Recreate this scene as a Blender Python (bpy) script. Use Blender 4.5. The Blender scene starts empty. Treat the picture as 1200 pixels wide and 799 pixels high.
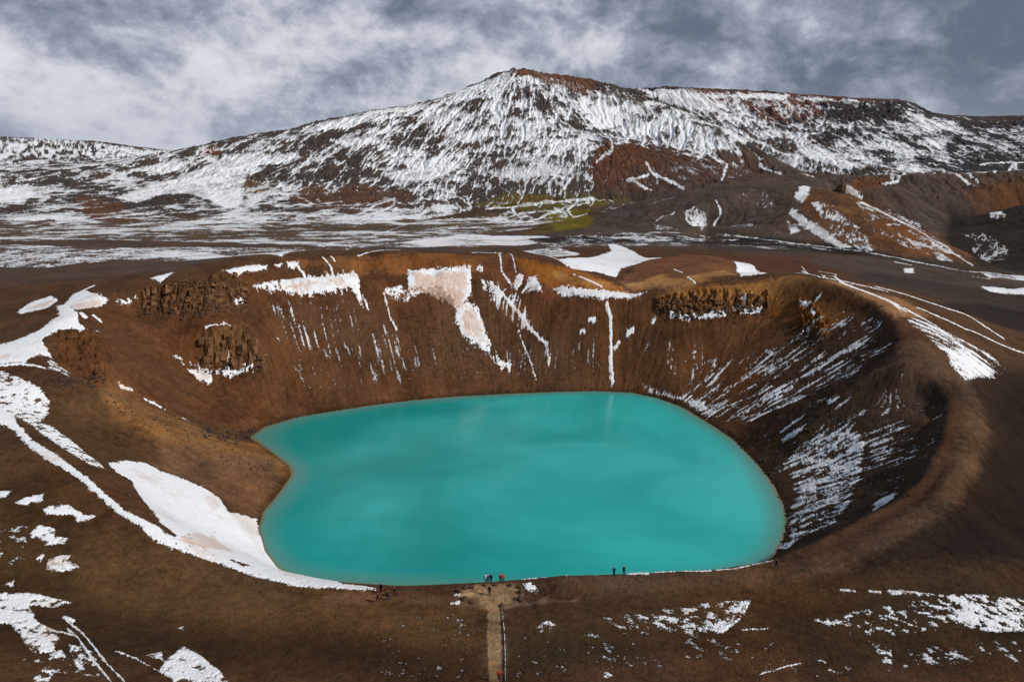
import bpy, math
import numpy as np

# ------------------------------------------------------------------ camera, sky, sun, exposure
scene = bpy.context.scene
COL = scene.collection
R = math.radians
CAM_H = 102.0                      # metres above the lake (lake surface is z = 0)
PITCH = R(14.0)
FPX = 800.0                        # focal length in photograph pixels (1200 px wide)
cam_data = bpy.data.cameras.new("camera")
cam_data.sensor_width = 36.0
cam_data.lens = 36.0 * FPX / 1200.0
cam_data.clip_start = 0.5
cam_data.clip_end = 60000.0
camera = bpy.data.objects.new("camera", cam_data)
camera.location = (0, 0, CAM_H)
camera.rotation_euler = (R(90) - PITCH, 0, 0)
COL.objects.link(camera)
scene.camera = camera

SUN_EL, SUN_AZ = R(38), R(112)     # azimuth clockwise from +Y (the view direction)
sun_data = bpy.data.lights.new("sun", 'SUN')
sun_data.energy = 2.8
sun_data.angle = R(3)
sun_data.color = (1.0, 0.93, 0.84)
sun = bpy.data.objects.new("sun", sun_data)
sun.rotation_euler = (R(90) - SUN_EL, 0, math.pi - SUN_AZ)
COL.objects.link(sun)
scene.view_settings.view_transform = 'Standard'
scene.view_settings.look = 'None'
scene.view_settings.gamma = 1.0
scene.view_settings.use_curve_mapping = False
scene.view_settings.exposure = 0.36

world = bpy.data.worlds.new("World")
scene.world = world
world.use_nodes = True


class Nodes:
    """small helper for node trees"""
    def __init__(self, tree):
        self.t = tree
        tree.nodes.clear()

    def n(self, kind, **kw):
        node = self.t.nodes.new(kind)
        for k, v in kw.items():
            setattr(node, k, v)
        return node

    def link(self, a, b):
        self.t.links.new(a, b)

    def put(self, sock, v):
        if hasattr(v, 'is_output'):
            self.link(v, sock)
        else:
            sock.default_value = v

    def math(self, op, a, b=0.0, c=0.0, clamp=False):
        m = self.n('ShaderNodeMath', operation=op, use_clamp=clamp)
        self.put(m.inputs[0], a)
        self.put(m.inputs[1], b)
        self.put(m.inputs[2], c)
        return m.outputs[0]

    def vmath(self, op, a, b=(0, 0, 0), s=1.0):
        m = self.n('ShaderNodeVectorMath', operation=op)
        self.put(m.inputs[0], a)
        self.put(m.inputs[1], b)
        self.put(m.inputs[3], s)
        return m.outputs[0]

    def noise(self, vec, scale=1.0, detail=6.0, rough=0.55, dist=0.0, out=0, kind='FBM'):
        m = self.n('ShaderNodeTexNoise')
        m.noise_type = kind
        self.put(m.inputs['Vector'], vec)
        self.put(m.inputs['Scale'], scale)
        self.put(m.inputs['Detail'], detail)
        self.put(m.inputs['Roughness'], rough)
        self.put(m.inputs['Distortion'], dist)
        return m.outputs[out]

    def ramp(self, f, a, b, lo=0.0, hi=1.0, smooth=True):
        m = self.n('ShaderNodeMapRange')
        m.interpolation_type = 'SMOOTHSTEP' if smooth else 'LINEAR'
        self.put(m.inputs[0], f)
        for i, v in enumerate((a, b, lo, hi)):
            self.put(m.inputs[i + 1], v)
        return m.outputs[0]

    def mix(self, f, a, b, blend='MIX'):
        m = self.n('ShaderNodeMix', data_type='RGBA', blend_type=blend)
        self.put(m.inputs[0], f)
        for s, v in ((m.inputs[6], a), (m.inputs[7], b)):
            if not hasattr(v, 'is_output') and len(v) == 3:
                v = (*v, 1.0)
            self.put(s, v)
        return m.outputs[2]

    def attr(self, name, out='Fac'):
        m = self.n('ShaderNodeAttribute', attribute_name=name)
        return m.outputs[out]


def build_sky():
    N = Nodes(world.node_tree)
    sky = N.n('ShaderNodeTexSky', sky_type='NISHITA')
    sky.sun_disc = False
    sky.sun_elevation = SUN_EL
    sky.sun_rotation = SUN_AZ
    sky.altitude = 600
    geo = N.n('ShaderNodeTexCoord')
    d = N.vmath('NORMALIZE', geo.outputs['Generated'])
    sep = N.n('ShaderNodeSeparateXYZ')
    N.link(d, sep.inputs[0])
    # broken overcast: soft heaps of cloud, stretched a little along the horizon
    p = N.vmath('ADD', N.vmath('MULTIPLY', d, (1.0, 1.0, 1.5)), SKY_OFF)
    big = N.noise(p, 2.6, 4.0, 0.5, 0.3)
    med = N.noise(p, 6.5, 10.0, 0.62, 0.25)
    fine = N.noise(p, 19.0, 7.0, 0.65, 0.3)
    f = N.math('ADD', N.math('MULTIPLY', big, 0.40), N.math('MULTIPLY', med, 0.60))
    f = N.math('ADD', f, N.math('MULTIPLY', N.math('SUBTRACT', fine, 0.5), 0.20))
    # the cover is thinner, and so brighter, towards the left front; heavier overhead
    thin = N.vmath('DOT_PRODUCT', d, (-0.37, 0.91, 0.18)).node.outputs['Value']
    f = N.math('ADD', f, N.ramp(thin, 0.80, 0.99, -0.03, 0.015))
    f = N.math('SUBTRACT', f, N.ramp(sep.outputs[2], 0.14, 0.26, 0.0, 0.045))
    light = N.ramp(f, 0.37, 0.63)
    cloud = N.mix(N.ramp(light, 0.0, 0.5, 0.0, 1.0, False), (1.7, 2.1, 2.9), (4.5, 5.0, 6.1))
    cloud = N.mix(N.ramp(light, 0.5, 1.0, 0.0, 1.0, False), cloud, (9.2, 9.4, 10.1))
    low = N.ramp(sep.outputs[2], 0.0, 0.13, 0.45, 0.0)
    cloud = N.mix(low, cloud, (5.0, 5.5, 6.7))
    gap = N.ramp(N.noise(p, 3.1, 6.0, 0.55, 0.3), 0.60, 0.75)
    out = N.mix(N.math('MULTIPLY', gap, 0.35), cloud, sky.outputs[0])
    bg = N.n('ShaderNodeBackground')
    N.link(out, bg.inputs[0])
    bg.inputs[1].default_value = 0.06
    o = N.n('ShaderNodeOutputWorld')
    N.link(bg.outputs[0], o.inputs[0])


SKY_OFF = (3.1, 7.4, 0.0)
build_sky()

# ------------------------------------------------------------------ ground surveying helpers
CP, SP = math.cos(PITCH), math.sin(PITCH)


def ray(px, py):
    """sight line through a photograph pixel"""
    px = np.asarray(px, float)
    py = np.asarray(py, float)
    up = (399.5 - py) / FPX
    return np.stack([(px - 600.0) / FPX, CP + up * SP, up * CP - SP], -1)


def at_z(px, py, z):
    d = ray(px, py)
    t = (z - CAM_H) / d[..., 2]
    return np.array([d[0] * t, d[1] * t, z])


def at_y(px, py, y):
    d = ray(px, py)
    t = y / d[1]
    return np.array([d[0] * t, y, CAM_H + d[2] * t])


def dense(pts, step=9.0):
    """points along a line given in picture pixels (+ a third value)"""
    out = []
    for a, b in zip(pts[:-1], pts[1:]):
        a = np.array(a, float)
        b = np.array(b, float)
        n = max(1, int(np.hypot(*(b[:2] - a[:2])) / step))
        for k in range(n):
            out.append(a + (b - a) * k / n)
    out.append(np.array(pts[-1], float))
    return out


CTRL = []


def Z(pts, step=12.0):
    for p in dense(pts, step):
        CTRL.append(at_z(*p))


def Y(pts, step=16.0, back=None):
    """a line at known distance; back = (factor, drop): the ground beyond a crest"""
    for p in dense(pts, step):
        q = at_y(*p)
        CTRL.append(q)
        if back:
            CTRL.append(np.array([q[0] * back[0], q[1] * back[0], q[2] - back[1]]))


def W(pts):
    for p in pts:
        CTRL.append(np.array(p, float))


# --- lake: the waterline
SHORE = [(293, 512), (310, 500), (350, 488), (400, 480), (440, 474), (490, 468), (540, 464), (600, 461),
         (650, 459), (700, 458), (740, 460), (770, 466), (800, 477), (830, 495), (860, 515), (885, 540),
         (905, 565), (918, 590), (923, 610), (918, 632), (908, 650)]
SHORE_L = [(293, 512), (318, 530), (338, 545), (341, 557), (325, 580), (308, 600), (303, 620), (310, 645),
           (325, 665), (350, 679)]
Z([(*p, 0.0) for p in SHORE], 10)
Z([(*p, 0.0) for p in SHORE_L], 8)
W([(-44, 154, 0), (-30, 152, 0), (-15, 151, 0), (0, 150.5, 0), (15, 151, 0), (30, 152, 0), (45, 154, 0), (58, 158, 0), (68, 163, 0)])
W([(x, y, -9) for x, y in ((-50, 200), (-40, 240), (-30, 175), (0, 175), (0, 210), (0, 250), (0, 285), (30, 290),
                           (30, 180), (35, 230), (60, 200), (65, 240), (60, 265), (-50, 265), (-70, 245), (50, 175))])
# --- rim of the crater, clockwise from the left front
Z([(350, 688, 19), (300, 673, 20.5), (250, 656, 22.5), (180, 616, 28), (120, 562, 31), (60, 516, 33), (20, 478, 35)])
Z([(350, 688, 19), (440, 692, 18), (500, 690, 18), (580, 686, 18), (660, 676, 18), (740, 674, 17.5),
   (860, 668, 16), (905, 658, 15), (960, 634, 16), (1010, 608, 18), (1060, 583, 20.5), (1085, 557, 23),
   (1103, 520, 26), (1113, 480, 29), (1110, 457, 31), (1090, 444, 33), (1060, 434, 35)], 8)
Z([(1060, 434, 35), (1052, 412, 38), (1055, 395, 40), (1050, 375, 43), (1030, 357, 46), (1000, 343, 48),
   (960, 330, 50), (925, 323, 50), (880, 330, 47), (830, 338, 44), (780, 344, 41), (740, 349, 38),
   (700, 349, 38), (660, 341, 40), (625, 326, 44), (595, 310, 49), (560, 303, 53), (480, 301, 55),
   (400, 302, 56), (340, 305, 56), (300, 312, 55), (250, 328, 52), (200, 333, 50.5), (150, 339, 49),
   (110, 350, 47), (97, 364, 45.5), (80, 378, 44), (56, 398, 42), (50, 415, 40), (62, 430, 38), (84, 448, 36)], 8)
# rounded lip: shelf just outside the rim
Z([(350, 700, 19), (440, 704, 18.5), (580, 704, 18.5), (740, 690, 18), (905, 680, 16), (1010, 630, 18.5),
   (1085, 590, 22), (1125, 540, 26), (1145, 480, 28.5), (1130, 440, 32)], 14)
# the right rim breaks off sharply: a crisp edge, then the steep head of the slope
def edge(pts, inward, drop):
    for p in dense(pts, 6):
        q = at_z(*p)
        CTRL.append(q)
        c = np.array([q[0] - 5.0, q[1] - 226.0])
        c /= np.hypot(*c)
        CTRL.append(np.array([q[0] - c[0] * inward, q[1] - c[1] * inward, q[2] - drop]))
        CTRL.append(np.array([q[0] + c[0] * 2.5, q[1] + c[1] * 2.5, q[2] + 0.25]))


edge([(960, 634, 16), (1010, 608, 18), (1060, 583, 20.5), (1085, 557, 23), (1103, 520, 26), (1113, 480, 29), (1110, 457, 31), (1090, 444, 33)], 4.5, 4.2)
edge([(1052, 412, 38), (1055, 395, 40), (1050, 375, 43), (1030, 357, 46), (1000, 343, 48), (960, 330, 50)], 5.5, 4.5)
# inner right wall: a low spur between two bowls
def rib(p, q, lift, n=8):
    """points on the straight slope between two surveyed points, lifted in the middle"""
    p, q = at_z(*p), at_z(*q)
    for k in range(1, n):
        f = k / n
        c = p + (q - p) * f
        c[2] += lift * math.sin(math.pi * f)
        CTRL.append(c)


rib((1060, 434, 35), (868, 522, 0), 1.8)
rib((1113, 480, 29), (900, 556, 0), -1.0)
rib((1085, 557, 23), (922, 605, 0), -1.0, 5)
rib((1055, 395, 40), (845, 505, 0), -3.0)
rib((1030, 357, 46), (820, 487, 0), -2.0)
rib((925, 323, 50), (785, 471, 0), 0.0)


def wall_point(px, py):
    """point of the back wall seen at a pixel: the slope runs straight from waterline to rim"""
    sx = [-50, 120, 180, 293, 350, 400, 440, 490, 540, 600, 650, 700, 740, 770, 800]
    sy = [500, 500, 505, 512, 488, 480, 474, 468, 464, 461, 459, 458, 460, 466, 477]
    rx = [110, 150, 200, 250, 300, 340, 400, 480, 560, 595, 625, 660, 700, 740, 780, 830, 880, 925]
    ry = [350, 339, 333, 328, 312, 305, 302, 301, 303, 310, 326, 341, 349, 349, 344, 338, 330, 323]
    rz = [47, 49, 50.5, 52, 55, 56, 56, 55, 53, 49, 44, 40, 38, 38, 41, 44, 47, 50]
    a = at_z(px, np.interp(px, sx, sy), 0.0)
    b = at_z(px, np.interp(px, rx, ry), np.interp(px, rx, rz))
    d = ray(px, py)
    # intersect z = k (y - a.y) with the sight line
    k = b[2] / (b[1] - a[1])
    t = (CAM_H + k * a[1]) / (k * d[1] - d[2])
    return np.array([d[0] * t, d[1] * t, CAM_H + d[2] * t])


def cliff(x0, x1, top, bot, depth=2.0, step=8):
    for px in np.arange(x0, x1 + 1, step):
        f = (px - x0) / max(x1 - x0, 1)
        t_, b_ = top[0] + (top[1] - top[0]) * f, bot[0] + (bot[1] - bot[0]) * f
        ym = wall_point(px, (t_ + b_) / 2)[1]
        CTRL.append(at_y(px, t_, ym + depth))
        CTRL.append(at_y(px, b_, ym - depth))


cliff(165, 290, (344, 331), (366, 352), 3.0)
cliff(330, 560, (309, 305), (322, 317), 3.0, 12)
cliff(335, 420, (327, 324), (331, 331), -3.0, 12)
cliff(485, 552, (318, 318), (326, 326), 0.0, 12)
cliff(235, 300, (396, 398), (428, 426), 2.5)
cliff(770, 900, (349, 345), (366, 362), 2.5)
for px in range(340, 800, 40):
    CTRL.append(wall_point(px, 400))
    CTRL.append(wall_point(px, 440))
# hump and valley on the left
Z([(84, 448, 36), (120, 461, 33), (160, 480, 27), (220, 504, 17), (280, 524, 7.5), (325, 541, 1.5)], 8)
Z([(110, 452, 27), (170, 478, 19), (230, 500, 9.5), (270, 515, 4)], 10)
Z([(130, 430, 31), (180, 440, 24), (220, 470, 12.5)], 10)
Z([(70, 480, 31.5), (130, 520, 24.5), (200, 545, 16), (270, 560, 7)], 12)
Z([(95, 515, 29.5), (150, 560, 25), (195, 600, 20), (250, 632, 13), (310, 662, 6)], 10)
Z([(120, 540, 28), (190, 560, 18.5), (250, 590, 10.5), (290, 625, 4)], 10)
# outer left slope and plain
Z([(0, 440, 38.5), (30, 425, 39.5), (45, 400, 41.5)], 10)
Z([(0, 400, 40), (0, 370, 42), (0, 345, 44), (0, 330, 44.5)], 12)
Z([(60, 372, 44), (80, 350, 46), (40, 335, 45.5)], 12)
Z([(0, 316, 47), (80, 315, 48), (160, 318, 49)], 14)
# foreground outside the rim
Z([(0, 520, 33.5), (0, 600, 33), (0, 700, 30), (0, 799, 33)], 30)
Z([(100, 600, 30.5), (100, 700, 27), (100, 799, 30)], 30)
Z([(220, 680, 23), (220, 740, 24), (220, 799, 27)], 30)
Z([(400, 730, 20.5), (400, 799, 26)], 30)
Z([(580, 730, 20.5), (580, 799, 27)], 30)
Z([(800, 710, 18), (800, 750, 20.5), (800, 799, 25)], 30)
Z([(1000, 670, 17), (1000, 740, 18.5), (1000, 799, 23)], 30)
Z([(1200, 700, 15), (1200, 799, 20)], 30)
Z([(1150, 600, 18), (1200, 600, 14), (1200, 520, 17), (1165, 520, 23), (1200, 470, 20)], 14)
W([(a, b, 38) for a, b in ((-60, 40), (0, 50), (60, 40), (0, 5), (-40, -30), (40, -30))])
W([(-200, 60, 34), (200, 60, 10), (-250, 150, 34), (260, 150, 5), (-300, 250, 38), (-330, 330, 42)])
# right outer slope and black plain behind it
Z([(1080, 410, 39), (1060, 380, 42), (1040, 352, 46), (1000, 336, 48.5)], 12)
Z([(1120, 410, 36), (1110, 385, 38), (1080, 360, 43)], 12)
Z([(1160, 430, 28.5), (1150, 395, 33), (1110, 370, 39), (1060, 347, 45), (1020, 335, 48)], 12)
Z([(1200, 440, 23), (1190, 405, 25), (1140, 372, 33), (1100, 357, 39), (1060, 343, 44)], 12)
Z([(1200, 402, 20), (1140, 364, 29.5), (1100, 349, 34)], 12)
Z([(1200, 372, 17), (1150, 345, 21), (1060, 328, 32), (980, 318, 38)], 14)
Z([(1200, 350, 14), (1120, 325, 21), (1000, 308, 31)], 20)
Z([(940, 312, 40), (960, 300, 35)], 14)
# little mounds behind the far rim
Z([(596, 303, 52), (640, 311, 49.5), (700, 327, 44.5), (745, 344, 39.5)], 9)
Z([(660, 296, 45), (720, 305, 43), (780, 300, 42.5)], 12)
Z([(640, 330, 44), (690, 341, 40.5)], 9)
Z([(728, 328, 42.5), (745, 314, 46), (765, 305, 48.5), (800, 300, 50), (835, 301, 50), (860, 310, 48)], 8)
Z([(760, 292, 42), (800, 290, 42), (860, 296, 41), (890, 312, 42)], 12)
Z([(870, 322, 43.5), (890, 318, 43.5)], 8)
# plain behind the crater
for x in (0, 110, 220, 330, 440, 550):
    Z([(x, 300 - 8 * (x < 300), 48), (x, 288, 45)], 20)
    Z([(x, 276, 39), (x, 266, 36)], 20)
Z([(640, 292, 44), (640, 280, 41), (640, 270, 38)], 20)
Z([(720, 290, 43), (720, 281, 40), (720, 272, 38)], 20)
Z([(830, 287, 41), (830, 277, 37), (830, 270, 37)], 20)
Z([(920, 300, 38), (920, 288, 35)], 20)
Z([(830, 277, 37), (920, 286, 34), (1000, 297, 29), (1100, 311, 22), (1200, 329, 15)], 16)
Z([(1200, 318, 13), (1160, 306, 14)], 16)
# foot of the mountain
Y([(0, 250, 1020), (120, 250, 1020), (250, 250, 1020), (400, 252, 1000), (520, 250, 1030), (600, 246, 1050), (680, 240, 1060), (740, 238, 1080)], 20)
Y([(0, 225, 1250), (150, 225, 1250), (300, 220, 1230), (430, 225, 1150)], 24)
Y([(0, 206, 1900), (90, 202, 1900)], 20)
Y([(100, 200, 1800), (180, 188, 1750), (215, 178, 1700), (250, 171, 1700), (300, 160, 1700), (345, 152, 1700), (400, 140, 1700),
   (440, 132, 1700), (480, 125, 1680), (530, 113, 1660), (560, 100, 1650), (580, 90, 1650), (605, 83, 1650),
   (640, 88, 1650), (680, 94, 1650), (720, 101, 1640)], 14, (1.2, 110))
Y([(720, 101, 1640), (750, 113, 1600), (790, 132, 1540), (830, 150, 1470), (870, 170, 1390), (905, 190, 1310)], 12, (1.12, 50))
Y([(720, 150, 1440), (780, 170, 1360), (830, 188, 1280)], 16)
Y([(605, 165, 1330), (605, 120, 1480)], 20)
Y([(520, 170, 1350), (430, 175, 1380), (330, 190, 1400), (200, 205, 1450)], 20)
Y([(680, 165, 1310), (680, 205, 1160), (605, 208, 1180), (520, 212, 1180)], 20)
Y([(740, 185, 1230), (800, 198, 1180), (740, 215, 1130)], 16)
# the bowl and plateau on the right
Y([(745, 105, 2080), (800, 104, 2100), (850, 107, 2150), (900, 108, 2200), (950, 112, 2200), (1000, 115, 2200), (1050, 117, 2180), (1070, 122, 2160),
   (1090, 130, 2160), (1110, 136, 2200), (1150, 137, 2250), (1210, 135, 2250)], 12, (1.3, 120))
Y([(850, 128, 2040), (900, 127, 2060), (960, 130, 2060), (1010, 132, 2050), (1055, 130, 2050)], 14)
Y([(880, 155, 1830), (940, 160, 1790), (1000, 163, 1760), (1060, 160, 1800), (1110, 155, 1950)], 16)
Y([(930, 185, 1560), (990, 193, 1500), (1040, 200, 1470), (1100, 196, 1560), (1160, 190, 1650), (1200, 188, 1700)], 16)
Y([(1150, 150, 2080), (1200, 155, 2000), (1110, 175, 1750), (1170, 172, 1800)], 16)
# dark middle hills
Y([(880, 203, 1270), (960, 206, 1220), (1050, 208, 1200), (1120, 204, 1250), (1200, 200, 1300)], 18, (1.1, 14))
Y([(695, 254, 850), (730, 242, 880), (770, 230, 900), (850, 218, 930), (930, 213, 930), (1000, 215, 980), (1060, 222, 980)], 14, (1.12, 14))
Y([(700, 268, 740), (780, 268, 720), (860, 268, 700)], 18)
Y([(800, 245, 800), (880, 245, 790)], 18)
Y([(930, 216, 910), (965, 222, 860), (1000, 231, 810), (1050, 254, 740), (1100, 279, 680), (1150, 311, 600)], 12, (1.14, 22))
Y([(920, 262, 730), (980, 280, 670)], 18)
Y([(1090, 235, 1020), (1150, 225, 1050), (1200, 215, 1080)], 16, (1.1, 10))
Y([(1110, 262, 900), (1160, 250, 920), (1200, 240, 940)], 16, (1.1, 12))
Y([(1150, 285, 800), (1200, 275, 820)], 16)
# far ridge on the left
Y([(-60, 158, 4500), (0, 160, 4500), (60, 163, 4500), (110, 165, 4600), (160, 172, 4700), (210, 178, 4800), (300, 181, 4800)], 16, (1.3, 150))
Y([(-40, 192, 3700), (60, 192, 3700), (150, 192, 3700)], 20)
Y([(0, 197, 2800), (100, 196, 2800)], 20)
# ground outside the picture
for a in range(-170, 190, 20):
    s, c = math.sin(R(a)), math.cos(R(a))
    for r_, z_ in ((700, 20), (1500, 20), (3500, 40), (14000, 0)):
        if abs(a) > 55 or r_ > 7000:
            W([(s * r_, c * r_, z_)])
for a in (-50, -70, -90, 50, 70, 90):
    W([(math.sin(R(a)) * 2000, math.cos(R(a)) * 2000, 130 if abs(a) < 80 else 60)])
    W([(math.sin(R(a)) * 350, math.cos(R(a)) * 350, 38 if a < 0 else 8)])

# ------------------------------------------------------------------ ground surface
P3 = np.array(CTRL)


def to_uv(x, y):
    return np.arctan2(x, y), np.log(np.maximum(np.hypot(x, y), 1.0))


def fit_surface():
    u, v = to_uv(P3[:, 0], P3[:, 1])
    ru = np.round(u / 0.004).astype(int)
    rv = np.round(v / 0.004).astype(int)
    _, keep = np.unique(ru * 100000 + rv, return_index=True)
    u, v, z = u[keep], v[keep], P3[keep, 2]
    e2 = 0.006 ** 2
    d = np.sqrt((u[:, None] - u) ** 2 + (v[:, None] - v) ** 2 + e2)
    n = len(u)
    A = np.zeros((n + 1, n + 1))
    A[:n, :n] = d - 1e-3 * np.eye(n)
    A[:n, n] = A[n, :n] = 1
    w = np.linalg.solve(A, np.append(z, 0))
    return u, v, w, e2


FU, FV, FW, FE = fit_surface()


def rbf(u, v):
    out = np.empty(u.size)
    uf, vf = u.ravel(), v.ravel()
    fu, fv, fw = FU.astype(np.float32), FV.astype(np.float32), FW[:-1].astype(np.float32)
    for k in range(0, u.size, 20000):
        a, b = uf[k:k + 20000, None].astype(np.float32), vf[k:k + 20000, None].astype(np.float32)
        out[k:k + 20000] = np.sqrt((a - fu) ** 2 + (b - fv) ** 2 + FE) @ fw
    return (out + FW[-1]).reshape(u.shape)


QUAL = 1.0
HALF = R(52)
NU = int(1865 * QUAL)
U = np.linspace(-HALF, HALF, NU)
V = np.concatenate([np.linspace(math.log(76), math.log(460), int(800 * QUAL), endpoint=False),
                    np.linspace(math.log(460), math.log(1000), int(260 * QUAL), endpoint=False),
                    np.linspace(math.log(1000), math.log(2700), int(340 * QUAL), endpoint=False),
                    np.linspace(math.log(2700), math.log(16000), int(130 * QUAL))])
NV = len(V)


def resample(src, su, sv, du, dv):
    """bilinear resampling of a (v, u) table onto other rows and columns"""
    iu = np.clip(np.interp(du, su, np.arange(len(su))), 0, len(su) - 1.001)
    iv = np.clip(np.interp(dv, sv, np.arange(len(sv))), 0, len(sv) - 1.001)
    a, fa = iu.astype(int), iu % 1
    b, fb = iv.astype(int)[:, None], (iv % 1)[:, None]
    r0 = src[b, a] * (1 - fa) + src[b, a + 1] * fa
    r1 = src[b + 1, a] * (1 - fa) + src[b + 1, a + 1] * fa
    return r0 * (1 - fb) + r1 * fb


CU = np.linspace(-HALF, HALF, 670)
CV = V[::3] if V[::3][-1] == V[-1] else np.append(V[::3], V[-1])
H0 = rbf(*np.meshgrid(CU, CV))
HS = resample(H0, CU, CV, U, V)          # smooth ground height, (row, column)


def base_z(x, y):
    u, v = to_uv(x, y)
    iu = np.clip((u + HALF) / (2 * HALF) * (NU - 1), 0, NU - 1.001)
    iv = np.clip(np.interp(v, V, np.arange(NV)), 0, NV - 1.001)
    a, fa = iu.astype(int), iu % 1
    b, fb = iv.astype(int), iv % 1
    return ((HS[b, a] * (1 - fa) + HS[b, a + 1] * fa) * (1 - fb)
            + (HS[b + 1, a] * (1 - fa) + HS[b + 1, a + 1] * fa) * fb)


def on_ground(pts, z_add=0.0):
    """where the sight lines through picture points first meet the ground: rows of x, y, z"""
    pts = np.asarray(pts, float)
    d = ray(pts[:, 0], pts[:, 1])
    hd = np.hypot(d[:, 0], d[:, 1])[:, None]
    t = np.exp(np.arange(math.log(76.5), math.log(12000), 0.004))[None, :] / hd
    zr = CAM_H + d[:, 2:3] * t
    zg = base_z(d[:, 0:1] * t, d[:, 1:2] * t) + z_add
    below = zr <= zg
    k = np.argmax(below, 1)
    miss = ~below.any(1)
    k = np.where(k < 1, 1, k)
    r_ = np.arange(len(pts))
    a = zr[r_, k - 1] - zg[r_, k - 1]
    b = zg[r_, k] - zr[r_, k]
    f = np.clip(a / np.maximum(a + b, 1e-6), 0, 1)
    tt = t[r_, k - 1] * (1 - f) + t[r_, k] * f
    if miss.any():                       # grazes past a crest: take the closest approach
        gap = (zr - zg) / t
        tt = np.where(miss, t[r_, np.argmin(gap, 1)], tt)
    x, y = d[:, 0] * tt, d[:, 1] * tt
    return np.stack([x, y, base_z(x, y) + z_add], -1)


def grid_ij(xyz):
    u, v = to_uv(xyz[:, 0], xyz[:, 1])
    return (u + HALF) / (2 * HALF) * (NU - 1), np.interp(v, V, np.arange(NV))

# ------------------------------------------------------------------ noise tables on the ground grid
rng = np.random.default_rng(7)
PERM = rng.permutation(256)
PERM = np.concatenate([PERM, PERM])
GX, GY = np.cos(np.arange(256) * 2.399), np.sin(np.arange(256) * 2.399)


def perlin(x, y, seed=0):
    x = x + seed * 17.31
    y = y + seed * 9.77
    xi, yi = np.floor(x).astype(np.int32), np.floor(y).astype(np.int32)
    fx, fy = (x - xi).astype(np.float32), (y - yi).astype(np.float32)
    xi &= 255
    yi &= 255
    gx, gy = GX.astype(np.float32), GY.astype(np.float32)

    def g(ix, iy, dx, dy):
        h = PERM[PERM[ix & 255] + (iy & 255)]
        return gx[h] * dx + gy[h] * dy
    sx, sy = fx * fx * (3 - 2 * fx), fy * fy * (3 - 2 * fy)
    a = g(xi, yi, fx, fy)
    b = g(xi + 1, yi, fx - 1, fy)
    c = g(xi, yi + 1, fx, fy - 1)
    d = g(xi + 1, yi + 1, fx - 1, fy - 1)
    top = a + (b - a) * sx
    return top + ((c + (d - c) * sx) - top) * sy


def fbm(x, y, wave, octaves, gain=0.55, seed=0, ridged=False):
    out = 0.0
    amp = 1.0
    for k in range(octaves):
        n = perlin(x / wave, y / wave, seed + k * 3.1)
        out = out + amp * ((0.35 - np.abs(n)) * 2 if ridged else n)
        amp *= gain
        wave /= 2.03
    return out


def uniform(n):
    s = np.sort(n.ravel()[::97])
    return np.interp(n, s, np.linspace(0, 1, len(s))).astype(np.float32)


def sstep(a, b, x):
    t = np.clip((x - a) / (b - a), 0, 1)
    return t * t * (3 - 2 * t)


UU, VV = np.meshgrid(U, V)
RAD = np.exp(VV)
X = RAD * np.sin(UU)
Yg = RAD * np.cos(UU)
FAR = sstep(math.log(340), math.log(900), VV).astype(np.float32)
DV = np.gradient(V)[:, None]
DU = U[1] - U[0]
gu = np.gradient(HS, axis=1) / DU
gv = np.gradient(HS, axis=0) / DV
# broad part of the slope decides where things slide
SLOPE = (np.hypot(gu, gv) + 1e-6) / RAD
# the wind has drawn the streaks of the near right bowl out sideways
bend = np.exp(-(((X - 112) / 34) ** 2 + ((Yg - 205) / 42) ** 2))
su_, sv_ = gu + 0, gv * (1 - 0.75 * bend)
gn = np.hypot(su_, sv_) + 1e-6
DI = (-su_ / gn / DU).astype(np.float32)
DJ = (-sv_ / gn / DV).astype(np.float32)
II, JJ = np.meshgrid(np.arange(NU, dtype=np.float32), np.arange(NV, dtype=np.float32))


def slide(noise, step, n):
    """smear a table of noise along the fall line, both ways"""
    acc = noise.copy()
    tot = 1.0
    for sgn in (1, -1):
        i, j = II.copy(), JJ.copy()
        for k in range(n):
            a = np.clip(i + 0.5, 0, NU - 1).astype(np.int32)
            b = np.clip(j + 0.5, 0, NV - 1).astype(np.int32)
            i += DI[b, a] * step * sgn
            j += DJ[b, a] * step * sgn
            a = np.clip(i + 0.5, 0, NU - 1).astype(np.int32)
            b = np.clip(j + 0.5, 0, NV - 1).astype(np.int32)
            w = 1 - (k + 1) / (n + 1)
            acc += noise[b, a] * w
            tot += w if sgn == 1 else 0
    return acc


white = rng.random((NV, NU), dtype=np.float32) - 0.5


def blur(a, k):
    for ax in (0, 1):
        for _ in range(2):
            c = np.cumsum(np.concatenate([np.repeat(a.take([0], ax), k, ax), a, np.repeat(a.take([-1], ax), k, ax)], ax), ax, dtype=np.float64)
            n_ = a.shape[ax]
            a = ((c.take(np.arange(2 * k, 2 * k + n_), ax) - c.take(np.arange(0, n_), ax)) / (2 * k)).astype(np.float32)
    return a


q = QUAL
# streaks are laid at a scale tied to metres: ring noise over bearing and log distance
lic1 = slide(blur(white, 1), 0.0016, 12)
lic1 = lic1 / lic1.std()
short = slide(white, 0.0014, 5)
short = short / short.std()
w2 = perlin(UU / 0.0042, VV / 0.0060, 5)
lic2 = slide(w2.astype(np.float32), 0.003, 14)
lic2 = lic2 / lic2.std()
w3 = perlin(UU / 0.012, VV / 0.018, 9)
lic3 = slide(w3.astype(np.float32), 0.006, 12)
lic3 = lic3 / lic3.std()

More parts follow.
